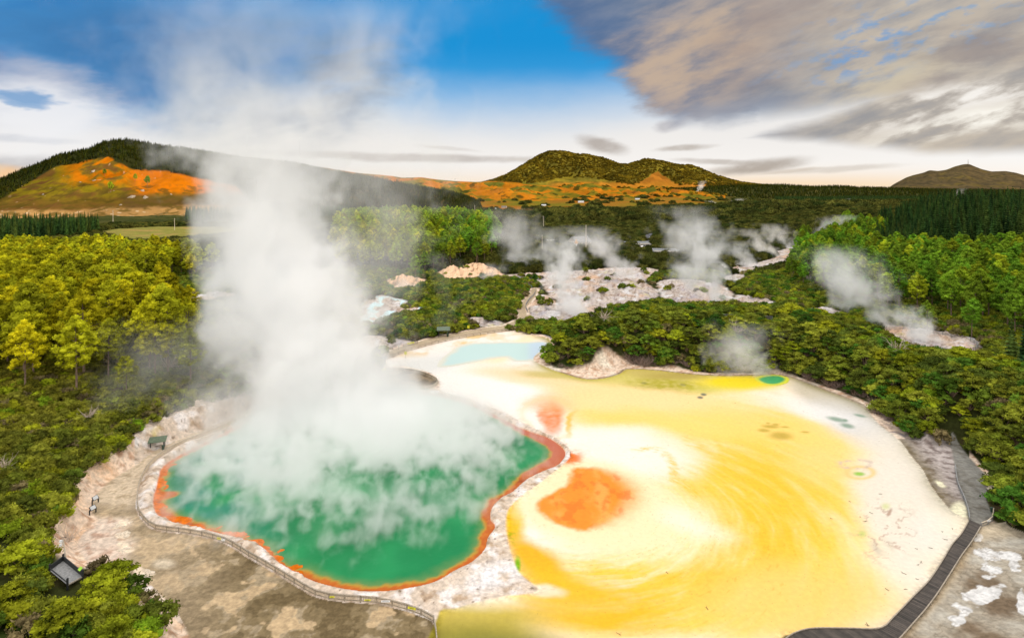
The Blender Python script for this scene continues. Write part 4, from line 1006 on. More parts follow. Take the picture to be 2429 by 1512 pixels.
put('mountain_bush', 'native bush covering the flanks of the mountain in the middle distance', VC, 42000, m_c, [k['whole'] for k in K_BUSH], .8, 2.0, 1)
def m_or(x, y, c):
    n = fbm(c[..., 0] / 120, c[..., 1] / 120, 4, 505); return sm(.26, .36, n) * (x > 1120) * (y > 440)
put('farm_trees', 'small clumps of trees dotted over the golden farmland', VF, 420, m_or, [k['whole'] for k in K_BUSH], .8, 1.9, .5)
put('ridge_forest', 'low dark forest along the far ridge', VB, 26000, lambda x, y, c: np.ones(x.shape), [k['crown'] for k in K_CONF], .8, 1.3, 5)

# ---- shrub cover
def shrubs():
    P_ = []
    X, Y = jitter(-420, 420, 74, 430, 2.55); xf, yf = jitter(-170, 0, 74, 175, 1.85); kk = ~((Y < 175) & (X < 0)); X = np.concatenate([X[kk], xf]); Y = np.concatenate([Y[kk], yf]); xd = DX(X, Y); m = (xd > -600) & (xd < 3300); X, Y = X[m], Y[m]; xd = DX(X, Y); yd = DY(Y)
    d = clear_dist(X, Y); db = bare_sdf(X, Y); n = fbm(X / 11, Y / 11, 3, 601)
    bankw = np.where(xd < 760, 3.3, np.where((xd > 1250) & (yd < 960), 3.0, np.where(yd > 1000, 2.6, 1.5)))
    bankw = np.where((xd > 2300) & (yd > 1040), 1.6, bankw) + np.where(yd < 960, 8.5 * np.exp(-((xd - 1425) / 62) ** 2) + 3 * np.exp(-((xd - 1600) / 40) ** 2), 0)
    hot = (yd > 625) & (yd < 765) & (xd > 1180) & (xd < 1760)
    ok = (d > bankw + 1.4 * n) & ((db > np.where(hot, 2.6, .8) + 1.2 * n) | ((db < -4) & (n > .40))) & ~right_mud(X, Y)
    ok &= ~((xd > 2110) & (xd < 2310) & (yd > 1045) & (yd < 1250) & (sdf(G['TERR'], X, Y) < 7.5))
    ok &= ~((xd > 1690) & (xd < 1840) & (yd > 806) & (yd < 824))
    ok &= ~((xd > 112) & (xd < 205) & (yd > 1335) & (yd < 1400)) & ~((xd < 40) & (yd > 1345) & (yd < 1400))
    ok &= ~((xd > 318) & (xd < 1352) & (yd > 925) & (d < 12) & (sdf(G['MUDL'], X, Y) > -1) & (sdf(G['POOL'], X, Y) < 13) & ~((xd < 640) & (yd < 985)))
    X, Y = X[ok], Y[ok]; xd, yd = DX(X, Y), DY(Y)
    Z = ground_z(X, Y, False) - .2
    yv = DY(Y, Z + 1.3); keep = ~((xd > 92) & (xd < 226) & (yv > 1315) & (yv < 1436)) & ~((xd < 44) & (yv > 1335) & (yv < 1410))
    X, Y, Z, xd, yd = X[keep], Y[keep], Z[keep], xd[keep], yd[keep]
    s = rng.uniform(.5, 1.25, len(X)); k = rng.integers(0, 5, len(X))
    u = rng.random(len(X)); patch = fbm(X / 14, Y / 14, 3, 607)
    k = np.where(u < .10 + .25 * (patch > .18), 5 + rng.integers(0, 2, len(X)), k)
    k = np.where(u > .90 - .25 * (patch < -.22), 7 + rng.integers(0, 2, len(X)), k)
    mound = (sdf(G['MOUND'], X, Y) < 3)
    v = rng.random(len(X)); k = np.where(mound & (v < .42), 9 + rng.integers(0, 4, len(X)), k); k = np.where((mound | ((xd < 300) & (yd > 1410))) & (v > .42) & (v < .52), 13 + rng.integers(0, 2, len(X)), k)
    s = np.where(k >= 9, s * .82, s)
    s = np.where((X < 0) & (Y < 175), s * .78, s)
    edge = mound & (sdf(G['TERR'], X, Y) < 7.5) & (yd < 1000) & (rng.random(len(X)) < .5)
    k = np.where(edge, 15 + rng.integers(0, 3, len(X)), k)
    return X, Y, Z, s, rng.uniform(0, 6.28, len(X)), k
SK = [k['whole'] for k in K_SHRUB + K_SHRY + K_SHRD + K_BROAD + K_BROADY] + [k['whole'] for k in K_DEAD]
SH = shrubs()
big, rest = split_objects(SH, 2, 290, 0)
xs_, ys_ = view(SH[0], SH[1], SH[2])
for i in big:
    k = SH[5][i]; kind = 'dead' if k >= 15 else 'spreading' if k >= 9 else 'dry' if k >= 7 else 'fresh' if k >= 5 else 'dense'
    side = 'left' if xs_[i] < 1200 else 'right'
    low = ys_[i] > 1330 if side == 'left' else False
    place = ('in the thicket below the black lookout' if low else 'on the bank left of the mud flat') if side == 'left' else 'in the thicket by the right hand path'
    desc = {'dead': 'bare grey-brown dead brush', 'spreading': 'green spreading shrub with layered sprays', 'dry': 'brownish half dry shrub', 'fresh': 'fresh yellow-green shrub', 'dense': 'dense olive-green rounded shrub'}[kind]
    o = bpy.data.objects.new('dead_shrub' if kind == 'dead' else 'shrub', SK[k]); o.location = (SH[0][i], SH[1][i], SH[2][i]); o.rotation_euler = (0, 0, SH[4][i]); o.scale = (SH[3][i],) * 3
    COL.objects.link(o); tag(o, desc + ' ' + place, 'shrub', kind + ' shrubs ' + place)
scatter_stuff('shrub_cover', 'continuous cover of low green shrubs around the hot springs', 'shrubs', np.stack([SH[0][rest], SH[1][rest], SH[2][rest]], 1), SH[3][rest], SH[4][rest], SH[5][rest], SK)
def far_shrubs():
    out = []
    for y0, y1, s, a, b in ((430, 1000, 5.2, .55, .95), (1000, 3200, 15, 1.2, 2.3)):
        X, Y = jitter(-.9 * y1, 1.0 * y1, y0, y1, s); xd = DX(X, Y); m = (xd > -400) & (xd < 2900); X, Y, xd = X[m], Y[m], xd[m]
        n = fbm(X / (s * 5), Y / (s * 5), 3, 611)
        ok = (clear_dist(X, Y) > 3) & (bare_sdf(X, Y) > 2 + 2 * n)
        ok &= ~((xd < 1130) & (Y > 950)) if y0 > 900 else ok
        farm = (Y > 1500 + 250 * n) & (xd > 1000) & (xd < 1740)
        ok &= ~(farm & (n < .36))
        X, Y = X[ok], Y[ok]; Z = ground_z(X, Y, False) - (.4 if s < 9 else 1.5)
        out.append((X, Y, Z, rng.uniform(a * .75, b * 1.25, len(X)), rng.uniform(0, 6.28, len(X)), rng.integers(0, 3, len(X)) if s > 9 else rng.integers(0, 3, len(X))))
    return cat(*out)
FS = far_shrubs()
scatter_stuff('scrub_cover', 'dark green scrub stretching over the valley towards the farmland', 'scrub', np.stack(FS[:3], 1), FS[3], FS[4], FS[5], [k['whole'] for k in K_FARSH])
# far plantation blocks in the valley
def far_block(polys, s, lo, hi):
    X, Y = [np.concatenate(q) for q in zip(*[in_poly_pts(p, s) for p in polys])]; Z = ground_z(X, Y, False) - .5
    return X, Y, Z, rng.uniform(lo, hi, len(X)), rng.uniform(0, 6.28, len(X)), rng.integers(0, 4, len(X))
FB = far_block([[(1838,480),(1900,481),(2000,481),(2100,486),(2110,476),(2000,473),(1838,473)], [(2000,481),(2300,492),(2330,482),(2100,472),(1980,470)], [(1760,470),(2040,473),(2300,476),(2600,478),(2600,471),(2040,468),(1760,467)]], 16, .8, 1.15)
scatter_stuff('plantation', 'dark conifer plantation blocks in the valley below the distant mountain', 'forest', np.stack(FB[:3], 1), FB[3], FB[4], FB[5], [k['whole'] for k in K_CON])
print('counts', len(PN[0]), len(CN[0]), len(SH[0]), len(FS[0]), len(FB[0]))

# ================================================================== fences, boardwalk, shelters, buildings
def gz(X, Y): return float(ground_z(np.array([float(X)]), np.array([float(Y)]), False)[0])
def world_line(px, step=None, n=5, zoff=0.0):
    q = smooth_poly(px, n, closed=False); W = np.array([P(a, b)[:2] for a, b in q])
    L = np.concatenate([[0], np.cumsum(np.hypot(*np.diff(W, axis=0).T))])
    m = max(2, int(round(L[-1] / step)) + 1) if step else len(W)
    s = np.linspace(0, L[-1], m); X = np.interp(s, L, W[:, 0]); Y = np.interp(s, L, W[:, 1])
    Z = ground_z(X, Y, False) + zoff
    return np.stack([X, Y, Z], 1), L[-1]
def picket_fence(label, px, h, post_gap, mats, pitch=.25, pw=.20, name='picket_fence', zoff=0.0, posts_cap=98, flat=None):
    W, L = world_line(px, None, 6, zoff); 
    post_gap = max(post_gap, L / posts_cap)
    Pn, _ = world_line(px, post_gap, 6, zoff)
    if flat is not None: Pn[:, 2] = flat
    r = empty(name, Pn[0], label, 'fence')
    for p in Pn:
        m = MB(); m.box((p[0], p[1], p[2] + h * .52), .13, .13, h * 1.1); m.build('post', mats[1], r)
    m = MB()
    for a, b in zip(Pn, Pn[1:]):
        for f in (.22, .80):
            m.bar(a + np.array([0, 0, h * f]), b + np.array([0, 0, h * f]), .05, .10)
    m.build('rail', mats[1], r)
    m = MB(); m2 = MB()
    for a, b in zip(Pn, Pn[1:]):
        d = b - a; Ls = np.hypot(d[0], d[1]); n = max(1, int(Ls / pitch)); ang = math.atan2(d[1], d[0]); off = np.array([-d[1], d[0], 0]) / Ls * .055
        for k in range(n):
            c = a + d * (k + .5) / n + off
            m.box((c[0], c[1], c[2] + h * .52 + random.uniform(-.012, .012)), pw, .03, h * .98, ang)
        m2.bar(a + np.array([0, 0, h * 1.04]), b + np.array([0, 0, h * 1.04]), .15, .035)
    m.build('pickets', mats[0], r); m2.build('cap_rail', mats[2] if len(mats) > 2 else mats[0], r)
    return r
def rail_fence(label, px, h, post_gap, mat, name='rail_fence', zoff=0.0, rails=(.35, .68, 1.0), flat=None):
    Pn, L = world_line(px, post_gap, 6, zoff)
    if flat is not None: Pn[:, 2] = flat
    r = empty(name, Pn[0], label, 'fence')
    for p in Pn:
        m = MB(); m.box((p[0], p[1], p[2] + h * .5), .14, .14, h * 1.05); m.build('post', mat, r)
    for f in rails:
        m = MB()
        for a, b in zip(Pn, Pn[1:]): m.bar(a + np.array([0, 0, h * f]), b + np.array([0, 0, h * f]), .09, .12)
        m.build('rail', mat, r)
    m = MB()
    for a, b in zip(Pn, Pn[1:]):   # wire infill
        n = max(1, int(np.hypot(*(b - a)[:2]) / .5))
        for k in range(1, n):
            c = a + (b - a) * k / n; m.box((c[0], c[1], c[2] + h * .5), .035, .035, h * .96)
    m.build('balusters', mat, r)
    return r
WOOD3 = [M_PICKET, M_RAIL, M_RAIL]
fence_main = picket_fence('long curving wooden picket fence round the near side of the green pool', [(560,1004),(500,1030),(440,1051),(400,1071),(360,1101),(335,1140),(326,1180),(328,1215),(345,1240),(370,1256),(430,1265),(480,1274),(530,1287),(560,1302),(600,1327),(650,1357),(700,1387),(745,1412),(790,1423),(850,1428),(900,1432),(950,1442),(1000,1459),(1029,1475)], .9, 2.4, WOOD3)
picket_fence('short straight end of the picket fence between brown mud and green shallows', [(1029,1476),(1036,1520),(1037,1600)], .9, 2.2, WOOD3)
picket_fence('picket fence fading into the steam behind the left rim of the pool', [(690,948),(640,968),(600,985),(565,1002)], .72, 2.6, WOOD3)
picket_fence('picket fence along the far path behind the pale blue pool', [(919,852),(957,836),(1007,822),(1045,812),(1082,804),(1132,795),(1180,788),(1207,784)], 1.0, 3.5, WOOD3, .34, .2)
picket_fence('low picket fence section with two yellow signs left of the far path', [(957,822),(975,818),(991,814)], 1.0, 3.5, WOOD3, .34, .2)
picket_fence('small picket fence section by the pale rocks at the left end of the far path', [(899,829),(915,829),(932,829)], 1.0, 3.5, WOOD3, .34, .2)
picket_fence('rounded picket fence enclosing the brown oval viewing area', [(909,880),(957,880),(990,885),(1019,895),(1037,905),(1038,912),(1018,923),(982,925),(932,921)], 1.05, 3.2, WOOD3, .34, .2)
picket_fence('grey picket fence on the left side of the right hand path', [(2266,1110),(2272,1150),(2287,1185),(2297,1215),(2300,1236)], .8, 2.4, [M_GREYRAIL, M_GREYRAIL, M_GREYRAIL], .26, .12)
picket_fence('short grey fence round the corner where the right hand path meets the boardwalk', [(2328,1250),(2352,1238),(2357,1214)], .8, 2.2, [M_PICKET, M_GREYRAIL, M_PICKET], .26, .12)
for lb, px, h in [('wooden viewing rail on the bushy mound behind the lemon yellow shallows', [(1698,817),(1740,819),(1785,822),(1832,824)], 1.7),
                  ('grey rail fence left of the steaming boulders on the right', [(1945,762),(1980,766),(2010,774)], 1.4), ('pale rail fence beside the boulders in the right hand gully', [(2012,782),(2050,780),(2075,776)], 1.4),
                  ('long rail fence behind the white boulders on the right', [(2103,782),(2140,785),(2160,790),(2165,800),(2200,797),(2258,803)], 1.4), ('curved grey fence at the right end of the white boulders', [(2302,810),(2316,818),(2320,826),(2308,834)], 1.4),
                  ('fence on the inner bend of the winding path', [(1270,688),(1268,700),(1256,712),(1247,728),(1252,742)], 1.4), ('fence above the head of the winding path', [(1195,660),(1230,668),(1262,684)], 1.4),
                  ('low fence round the pale platform right of the winding path', [(1293,738),(1320,744),(1350,742)], 1.4), ('short fence at the foot of the winding path', [(1238,762),(1256,757)], 1.4), ('small fence on the pale ground right of the tallest middle plume', [(1722,672),(1745,680),(1768,680)], 1.4)]:
    rail_fence(lb, px, h, 3.2, M_GREYRAIL, flat=(10.2 if 'viewing rail' in lb else None))

# ---- boardwalk
def boardwalk(name, label, up, lo, z, board=.42, rim=True):
    A, L = world_line(up, .25, 5); B, _ = world_line(lo, .25, 5)
    n = int(L / board); fa = np.linspace(0, 1, n + 1)
    def samp(W, f): s = np.linspace(0, 1, len(W)); return np.stack([np.interp(f, s, W[:, i]) for i in range(2)], 1)
    a = samp(A, fa); b = samp(B, fa)
    r = empty(name, (a[0][0], a[0][1], z - .2), label, 'boardwalk')
    V = []; Fc = []; Cc = []
    rg = np.random.default_rng(3)
    for i in range(n):
        a0, b0 = a[i], b[i]; a1 = a[i] * .04 + a[i + 1] * .96 ; b1 = b[i] * .04 + b[i + 1] * .96
        a0 = a[i] * .94 + a[i + 1] * .06; b0 = b[i] * .94 + b[i + 1] * .06
        q = len(V); zt = z + rg.uniform(-.006, .006); tone = rg.uniform(.6, 1.35)
        if i % 13 == 0: tone *= .45
        for p in (a0, b0, b1, a1): V.append((p[0] - r.location[0], p[1] - r.location[1], zt - r.location[2]))
        for p in (a0, b0, b1, a1): V.append((p[0] - r.location[0], p[1] - r.location[1], zt - .07 - r.location[2]))
        Fc += [(q, q + 1, q + 2, q + 3), (q + 4, q + 7, q + 6, q + 5), (q, q + 4, q + 5, q + 1), (q + 1, q + 5, q + 6, q + 2), (q + 2, q + 6, q + 7, q + 3), (q + 3, q + 7, q + 4, q)]
        Cc += [(.060 * tone, .048 * tone, .040 * tone, 1)] * 8
    me = bpy.data.meshes.new('deck_boards'); me.from_pydata(V, [], Fc); me.color_attributes.new('Col', 'FLOAT_COLOR', 'POINT').data.foreach_set('color', np.array(Cc, np.float32).ravel()); me.materials.append(M_DECK)
    o = bpy.data.objects.new('deck_boards', me); o.parent = r; COL.objects.link(o)
    for W in (a, b):
        m = MB()
        for p, q in zip(W[::3], W[3::3]): m.bar((*p, z + .09), (*q, z + .09), .14, .10)
        m.build('edge_board', M_RAIL, r)
    m = MB()
    for W in (a, b):
        for p in W[::9]: m.box((p[0], p[1], z / 2 - .25), .16, .16, z + .38)
    m.build('piles', M_RAIL, r)
    return r
UP = [(1790,1600),(1848,1535),(1875,1513),(1895,1503),(1931,1496),(2010,1496),(2088,1496),(2121,1468),(2171,1416),(2205,1381),(2238,1331),(2258,1297),(2281,1270),(2300,1236)]
LO = [(1860,1650),(1900,1580),(1925,1556),(1950,1548),(1990,1546),(2050,1545),(2110,1540),(2172,1478),(2216,1424),(2255,1364),(2282,1321),(2302,1294),(2319,1267),(2329,1249)]
boardwalk('boardwalk', 'dark wooden boardwalk bending along the right edge of the yellow terrace', UP, LO, .38)
boardwalk('boardwalk', 'short dark boardwalk joining the far path to the oval viewing area', [(903,846),(898,860),(892,880)], [(919,845),(914,860),(909,879)], .3, .9)

def moved(parent_label_obj, loc): parent_label_obj.location = loc
# ---- open shelters with a mono-pitch green roof
def shelter(label, x, y, w, d, h, rot, k=1.0):
    X, Y, _ = P(x, y); Z = gz(X, Y); r = empty('shelter', (X, Y, Z), label, 'shelter'); M = Matrix.Rotation(rot, 3, 'Z')
    def T(a, b, c): q = M @ Vector((a, b, 0)); return (X + q.x, Y + q.y, Z + c)
    for a in (-1, 1):
        for b in (-1, 1):
            m = MB(); m.box(T(a * w * .36, b * d * .3, h * (.47 + .06 * b)), .18 * k, .18 * k, h * (.94 + .12 * b), rot); m.build('post', M_BLACK, r)
    m = MB(); m.box(T(0, 0, h * 1.06), w, d, .10 * k, rot, Matrix.Rotation(.22, 3, 'X')); 
    for i in range(9): m.box(T(-w * .47 + i * w * .1175, 0, h * 1.06 + .08 * k), .07 * k, d * .98, .05 * k, rot, Matrix.Rotation(.22, 3, 'X'))
    m.build('roof', M_ROOF, r)
    m = MB(); m.bar(T(-w * .36, d * .3, h * 1.0), T(w * .36, d * .3, h * 1.0), .12 * k, .16 * k); m.bar(T(-w * .36, -d * .3, h * .88), T(w * .36, -d * .3, h * .88), .12 * k, .16 * k); m.build('beam', M_BLACK, r)
    m = MB(); m.box(T(0, d * .2, h * .2), w * .6, .4 * k, .08 * k, rot); m.box(T(-w * .25, d * .2, h * .1), .1 * k, .35 * k, h * .18, rot); m.box(T(w * .25, d * .2, h * .1), .1 * k, .35 * k, h * .18, rot); m.build('bench', M_RAIL, r)
    return r
shelter('small open shelter with a green iron roof beside the left path', 374, 1062, 3.7, 2.4, 1.9, .35)
shelter('small open shelter with a green roof beside the far path', 1052, 797, 5.4, 3.6, 2.9, .15, 1.3)
def bin_(label, x, y, h):
    X, Y, _ = P(x, y); Z = gz(X, Y); r = empty('litter_bin', (X, Y, Z), label, 'bin')
    m = MB(); m.tube([(X, Y, Z), (X, Y, Z + h * .8)], [h * .24, h * .3], 12); m.build('drum', M_GREENBIN, r)
    m = MB(); m.tube([(X, Y, Z + h * .8), (X, Y, Z + h * .92), (X, Y, Z + h)], [h * .33, h * .33, h * .12], 12); m.build('lid', M_GREENBIN, r)
bin_('dark green litter bin under the shelter beside the left path', 387, 1066, 1.1)
bin_('dark litter bin under the shelter beside the far path', 1062, 798, 1.5)
bin_('green litter bin at the bend of the right hand path', 2353, 1213, .9)

# ---- information boards, yellow warning signs
def board(label, x, y, w, h, rot, post=.9):
    X, Y, _ = P(x, y); Z = gz(X, Y); r = empty('information_board', (X, Y, Z), label, 'sign'); c, s = math.cos(rot), math.sin(rot)
    for a in (-1, 1):
        m = MB(); m.box((X + a * w / 2 * c, Y + a * w / 2 * s, Z + post * .5), .16, .16, post + .3, rot); m.build('post', M_BLACK, r)
    m = MB(); m.box((X, Y, Z + post + h * .3), w * .92, .08, h, rot, Matrix.Rotation(-.6, 3, 'X')); m.build('frame', M_BLACK, r)
    m = MB(); m.box((X + .05 * s, Y - .05 * c, Z + post + h * .3 + .05), w * .76, .06, h * .8, rot, Matrix.Rotation(-.6, 3, 'X')); p = m.build('panel', M_TIN, r)
    return r
board('black framed information board nearer the camera on the left bank of the grey path', 220, 1218, 1.3, .8, 1.35)
board('second black framed information board just behind the first on the left bank', 226, 1194, 1.3, .8, 1.35)
def fence_sign(label, x, y, w, h, z, mat, rot=0.0):
    X, Y, _ = P(x, y); Z = gz(X, Y) + z; r = empty('warning_sign', (X, Y, Z), label, 'sign')
    m = MB(); m.box((X, Y - .10, Z), w, .04, h, rot, Matrix.Rotation(-.35, 3, 'X')); m.build('plate', mat, r)
    m = MB()
    if mat is M_YELLOW:
        for k in range(3): m.box((X, Y - .13, Z + h * (.22 - .22 * k)), w * (.7 - .1 * k), .03, h * .07, rot, Matrix.Rotation(-.35, 3, 'X'))
        m.build('lettering', M_BLACK, r)
    else:
        for k in range(3): m.box((X, Y - .13, Z + h * (.22 - .22 * k)), w * .7, .03, h * .05, rot, Matrix.Rotation(-.35, 3, 'X'))
        m.build('lettering', M_GREYRAIL, r)
fence_sign('small yellow warning sign on the left part of the main picket fence', 520, 1287, .75, .3, .72, M_YELLOW, -.3)
fence_sign('white information panel beside the left yellow sign on the main fence', 530, 1291, .75, .32, .78, M_WHITE, -.3)
fence_sign('yellow warning sign on the main fence at the lowest bend of the pool', 788, 1426, .7, .22, .72, M_YELLOW)
fence_sign('yellow strip sign in the middle of the bottom fence', 872, 1434, .9, .18, .74, M_YELLOW)
fence_sign('white panel on the bottom fence left of the rightmost yellow sign', 915, 1437, 1.3, .24, .78, M_WHITE)
fence_sign('rightmost yellow warning sign on the bottom fence', 977, 1453, 1.2, .26, .76, M_YELLOW, -.3)
fence_sign('white sign on the corner fence by the boardwalk end', 2345, 1244, .9, .22, .82, M_WHITE, .3)
fence_sign('left yellow sign on the low fence behind the far path', 971, 820, 1.5, .6, 1.0, M_YELLOW, .1)
fence_sign('right yellow sign on the low fence behind the far path', 978, 818, 1.5, .6, 1.0, M_YELLOW, .1)
fence_sign('yellow sign on the small fence by the pale rocks', 917, 830, 1.5, .6, 1.0, M_YELLOW)
fence_sign('yellow sign at the corner of the oval viewing area', 911, 882, 1.5, .6, 1.0, M_YELLOW)
def stake_sign(label, x, y, h, mat, w):
    X, Y, _ = P(x, y); Z = gz(X, Y); r = empty('stake_sign', (X, Y, Z), label, 'sign')
    m = MB(); m.box((X, Y, Z + h * .4), .1, .1, h * .8); m.build('post', M_RAIL, r); m = MB(); m.box((X, Y - .07, Z + h * .85), w, .05, w * 1.2); m.build('plate', mat, r)
stake_sign('yellow sign on a stake standing in the pale blue shallows', 962, 849, 2.2, M_YELLOW, .9)
stake_sign('small round white sign on a post by the far path', 946, 829, 1.6, M_WHITE, .6)
stake_sign('yellow sign on a post above the shrubs by the far path', 1111, 785, 2.2, M_YELLOW, .9)

# ---- black lookout platform bottom left, on its own posts
def lookout():
    c = [P(a, b)[:2] for a, b in [(117,1362),(148,1342),(196,1385),(158,1402)]]; zf = 1.6 + gz(*c[1]) * .6
    zf = max(gz(*q) for q in c) + 1.5
    c = [P(a, b, zf)[:2] for a, b in [(118,1352),(150,1328),(196,1366),(160,1386)]]
    r = empty('lookout_platform', (c[0][0], c[0][1], zf), 'black lookout platform with a solid rail among the shrubs at the bottom left', 'platform')
    m = MB(); n = 13
    for i in range(n):
        f0 = (i + .06) / n; f1 = (i + .94) / n
        p = [np.array(c[0]) * (1 - f0) + np.array(c[1]) * f0, np.array(c[3]) * (1 - f0) + np.array(c[2]) * f0, np.array(c[3]) * (1 - f1) + np.array(c[2]) * f1, np.array(c[0]) * (1 - f1) + np.array(c[1]) * f1]
        m.add([(*q, zf) for q in p] + [(*q, zf - .06) for q in p], [(0, 1, 2, 3), (7, 6, 5, 4), (0, 4, 5, 1), (1, 5, 6, 2), (2, 6, 7, 3), (3, 7, 4, 0)])
    m.build('deck', M_GREYRAIL, r)
    for i, j in ((0, 1), (1, 2), (0, 3)):
        a, b = np.array([*c[i], zf + .32]), np.array([*c[j], zf + .32])
        m = MB(); m.bar(a, b, .10, .72 if (i, j) != (0, 3) else .12); m.build('side_rail', M_BLACK, r)
    m = MB(); a, b = np.array([*c[3], zf - .05]), np.array([*c[2], zf - .05]); m.bar(a, b, .12, .16); m.build('beam', M_RAIL, r)
    for q in c:
        m = MB(); m.box((q[0], q[1], zf - .55), .2, .2, 3.0); m.build('post', M_BLACK, r)
    q = np.array(c[1]) * .12 + np.array(c[2]) * .88
    r2 = empty('warning_sign', (q[0], q[1], zf + .8), 'lime yellow sign on the right corner of the black lookout', 'sign'); m = MB(); m.box((q[0], q[1], zf + .82), .7, .04, .5, -.6, Matrix.Rotation(-.9, 3, 'X')); m.build('plate', M_LIME, r2)
    # camera pole with a solar panel
    X, Y = c[1][0] - .1, c[1][1] + .5; Z = gz(X, Y)
    p = empty('camera_pole', (X, Y, Z), 'leaning pale pole with a camera and small solar panel behind the black lookout', 'pole')
    m = MB(); m.tube([(X + .3, Y, Z), (X - .3, Y, zf + 2.9)], [.09, .07], 8); m.build('pole', M_PALE, p)
    m = MB(); m.box((X - .25, Y, zf + 3.1), .75, .45, .05, .3, Matrix.Rotation(-.5, 3, 'X')); m.build('solar_panel', M_BLACK, p)
    m = MB(); m.box((X - .5, Y - .1, zf + 2.6), .42, .3, .3); m.box((X - .45, Y - .25, zf + 2.15), .3, .3, .3); m.build('camera_housing', M_WHITE, p)
lookout()
# grey track at the left edge
tr = ground_poly([(-60,1340),(-10,1345),(12,1365),(30,1385),(12,1400),(-20,1410),(-60,1405)]); 
tag(sheet('track', tr, gz(*P(8, 1380)[:2]) + .25, .5, lambda X, Y, d: np.zeros(X.shape + (3,)) + lin(120, 118, 112), M_HILL), kind='structure')

# ---- buildings
def house(name, label, x, y, w, d, h, rh, rot, wall, roof, wins=3, gable=True):
    X, Y, _ = P(x, y); Z = gz(X, Y); r = empty(name, (X, Y, Z), label, 'building'); M = Matrix.Rotation(rot, 3, 'Z')
    def T(a, b, c): q = M @ Vector((a, b, 0)); return (X + q.x, Y + q.y, Z + c)
    m = MB(); m.box(T(0, 0, h / 2 - .3), w, d, h + .6, rot)
    if gable: m.add([T(-w / 2, -d / 2, h), T(-w / 2, d / 2, h), T(-w / 2, 0, h + rh), T(w / 2, -d / 2, h), T(w / 2, d / 2, h), T(w / 2, 0, h + rh)], [(0, 1, 2), (3, 5, 4)])
    m.build('wall', wall, r)
    m = MB(); e = .5
    if gable:
        for s in (-1, 1):
            y1, z1 = s * (d / 2 + e), h - rh * e / (d / 2); V = [T(-w / 2 - e, 0, h + rh), T(w / 2 + e, 0, h + rh), T(w / 2 + e, y1, z1), T(-w / 2 - e, y1, z1)]
            V += [(a, b, c + .22) for a, b, c in V]; m.add(V, [(0, 3, 2, 1), (4, 5, 6, 7), (0, 1, 5, 4), (1, 2, 6, 5), (2, 3, 7, 6), (3, 0, 4, 7)])
    else:
        m.box(T(0, 0, h + .3), w + 1, d + 1, .25, rot, Matrix.Rotation(math.atan2(rh, d), 3, 'X'))
    m.build('roof', roof, r)
    for i in range(wins):
        a = -w / 2 + w * (i + .5) / wins; q = MB(); q.box(T(a, -d / 2 - .04, h * .55), w / wins * .5, .10, h * .36, rot); f = q.build('window', M_WHITE, r)
        g = MB(); g.box(T(a, -d / 2 - .10, h * .55), w / wins * .42, .06, h * .28, rot); g.build('pane', M_GLASS, f)
    g = MB(); g.box(T(w * .36, -d / 2 - .06, h * .32), w * .08, .10, h * .64, rot); g.build('door', M_RAIL, r)
    return r
for a in [('building', 'dark grey gabled roof building beside the long deck in the valley', 1375, 597, 18, 14, 3.5, 5, .5, M_WALL, M_GREYROOF, 3, True),
          ('building', 'visitor centre with low dark roof and glazed front right of the valley steam', 1580, 612, 22, 11, 4.5, 2, -.1, M_WALL, M_GREYROOF, 6, False),
          ('building', 'long low building behind the middle steam plume', 1512, 592, 24, 12, 4.0, 2, .1, M_WALL, M_GREYROOF, 5, False),
          ('building', 'small white house in the trees above the left steam patch', 1440 * 0 + 1224, 522, 14, 9, 4, 2.5, .2, M_WHITE, M_GREYROOF, 3, True),
          ('farmhouse', 'long white farm building on the green flat left of the farmland trees', 1168, 497, 22, 8, 3.5, 2, .1, M_WHITE, M_TIN, 5, True),
          ('farmhouse', 'grey farm shed next to the long white farm building', 1196, 494, 16, 9, 4, 2, -.2, M_WALL, M_GREYROOF, 3, True),
          ('farmhouse', 'sunlit cream farmhouse among the golden paddocks below the mountain', 1561, 477, 16, 10, 4.5, 3, .2, M_WHITE, M_TIN, 3, True),
          ('farmhouse', 'pale shed roof beyond the trees left of the golden farmland', 1378, 490, 20, 9, 3.5, 2, .1, M_WHITE, M_TIN, 3, True),
          ('farmhouse', 'small white shed at the edge of the dark scrub below the farmland', 1290, 492, 15, 8, 3.5, 2, -.1, M_WHITE, M_TIN, 2, True),
          ('farmhouse', 'white roof half hidden by the shelter belt right of the farmland', 1512, 484, 18, 9, 3.5, 2, .0, M_WHITE, M_TIN, 3, True),
          ('roadside_shed', 'low white shed seen through the conifers at the left edge', 76, 569, 14, 8, 4, 2, .1, M_WHITE, M_TIN, 3, True)]:
    house(*a)
def deck_bridge():
    a = P(1270, 596); b = P(1336, 596); Z = gz(*P(1300, 596)[:2]) + 2.2; r = empty('raised_walkway', (a[0], a[1], Z), 'long grey raised walkway with white rails in the valley left of the gabled roof', 'walkway')
    m = MB(); m.bar((a[0], a[1], Z), (b[0], b[1], Z), 5, .5); m.build('deck', M_GREYRAIL, r)
    for dy in (-2.3, 2.3):
        for h in (.9, 1.6):
            m = MB(); m.bar((a[0], a[1] + dy, Z + h), (b[0], b[1] + dy, Z + h), .2, .25); m.build('rail', M_WHITE, r)
    for i in range(9):
        p = a + (b - a) * i / 8; m = MB(); m.box((p[0], p[1] - 2.3, Z - .6), .4, .4, 5); m.build('post', M_BLACK, r)
deck_bridge()
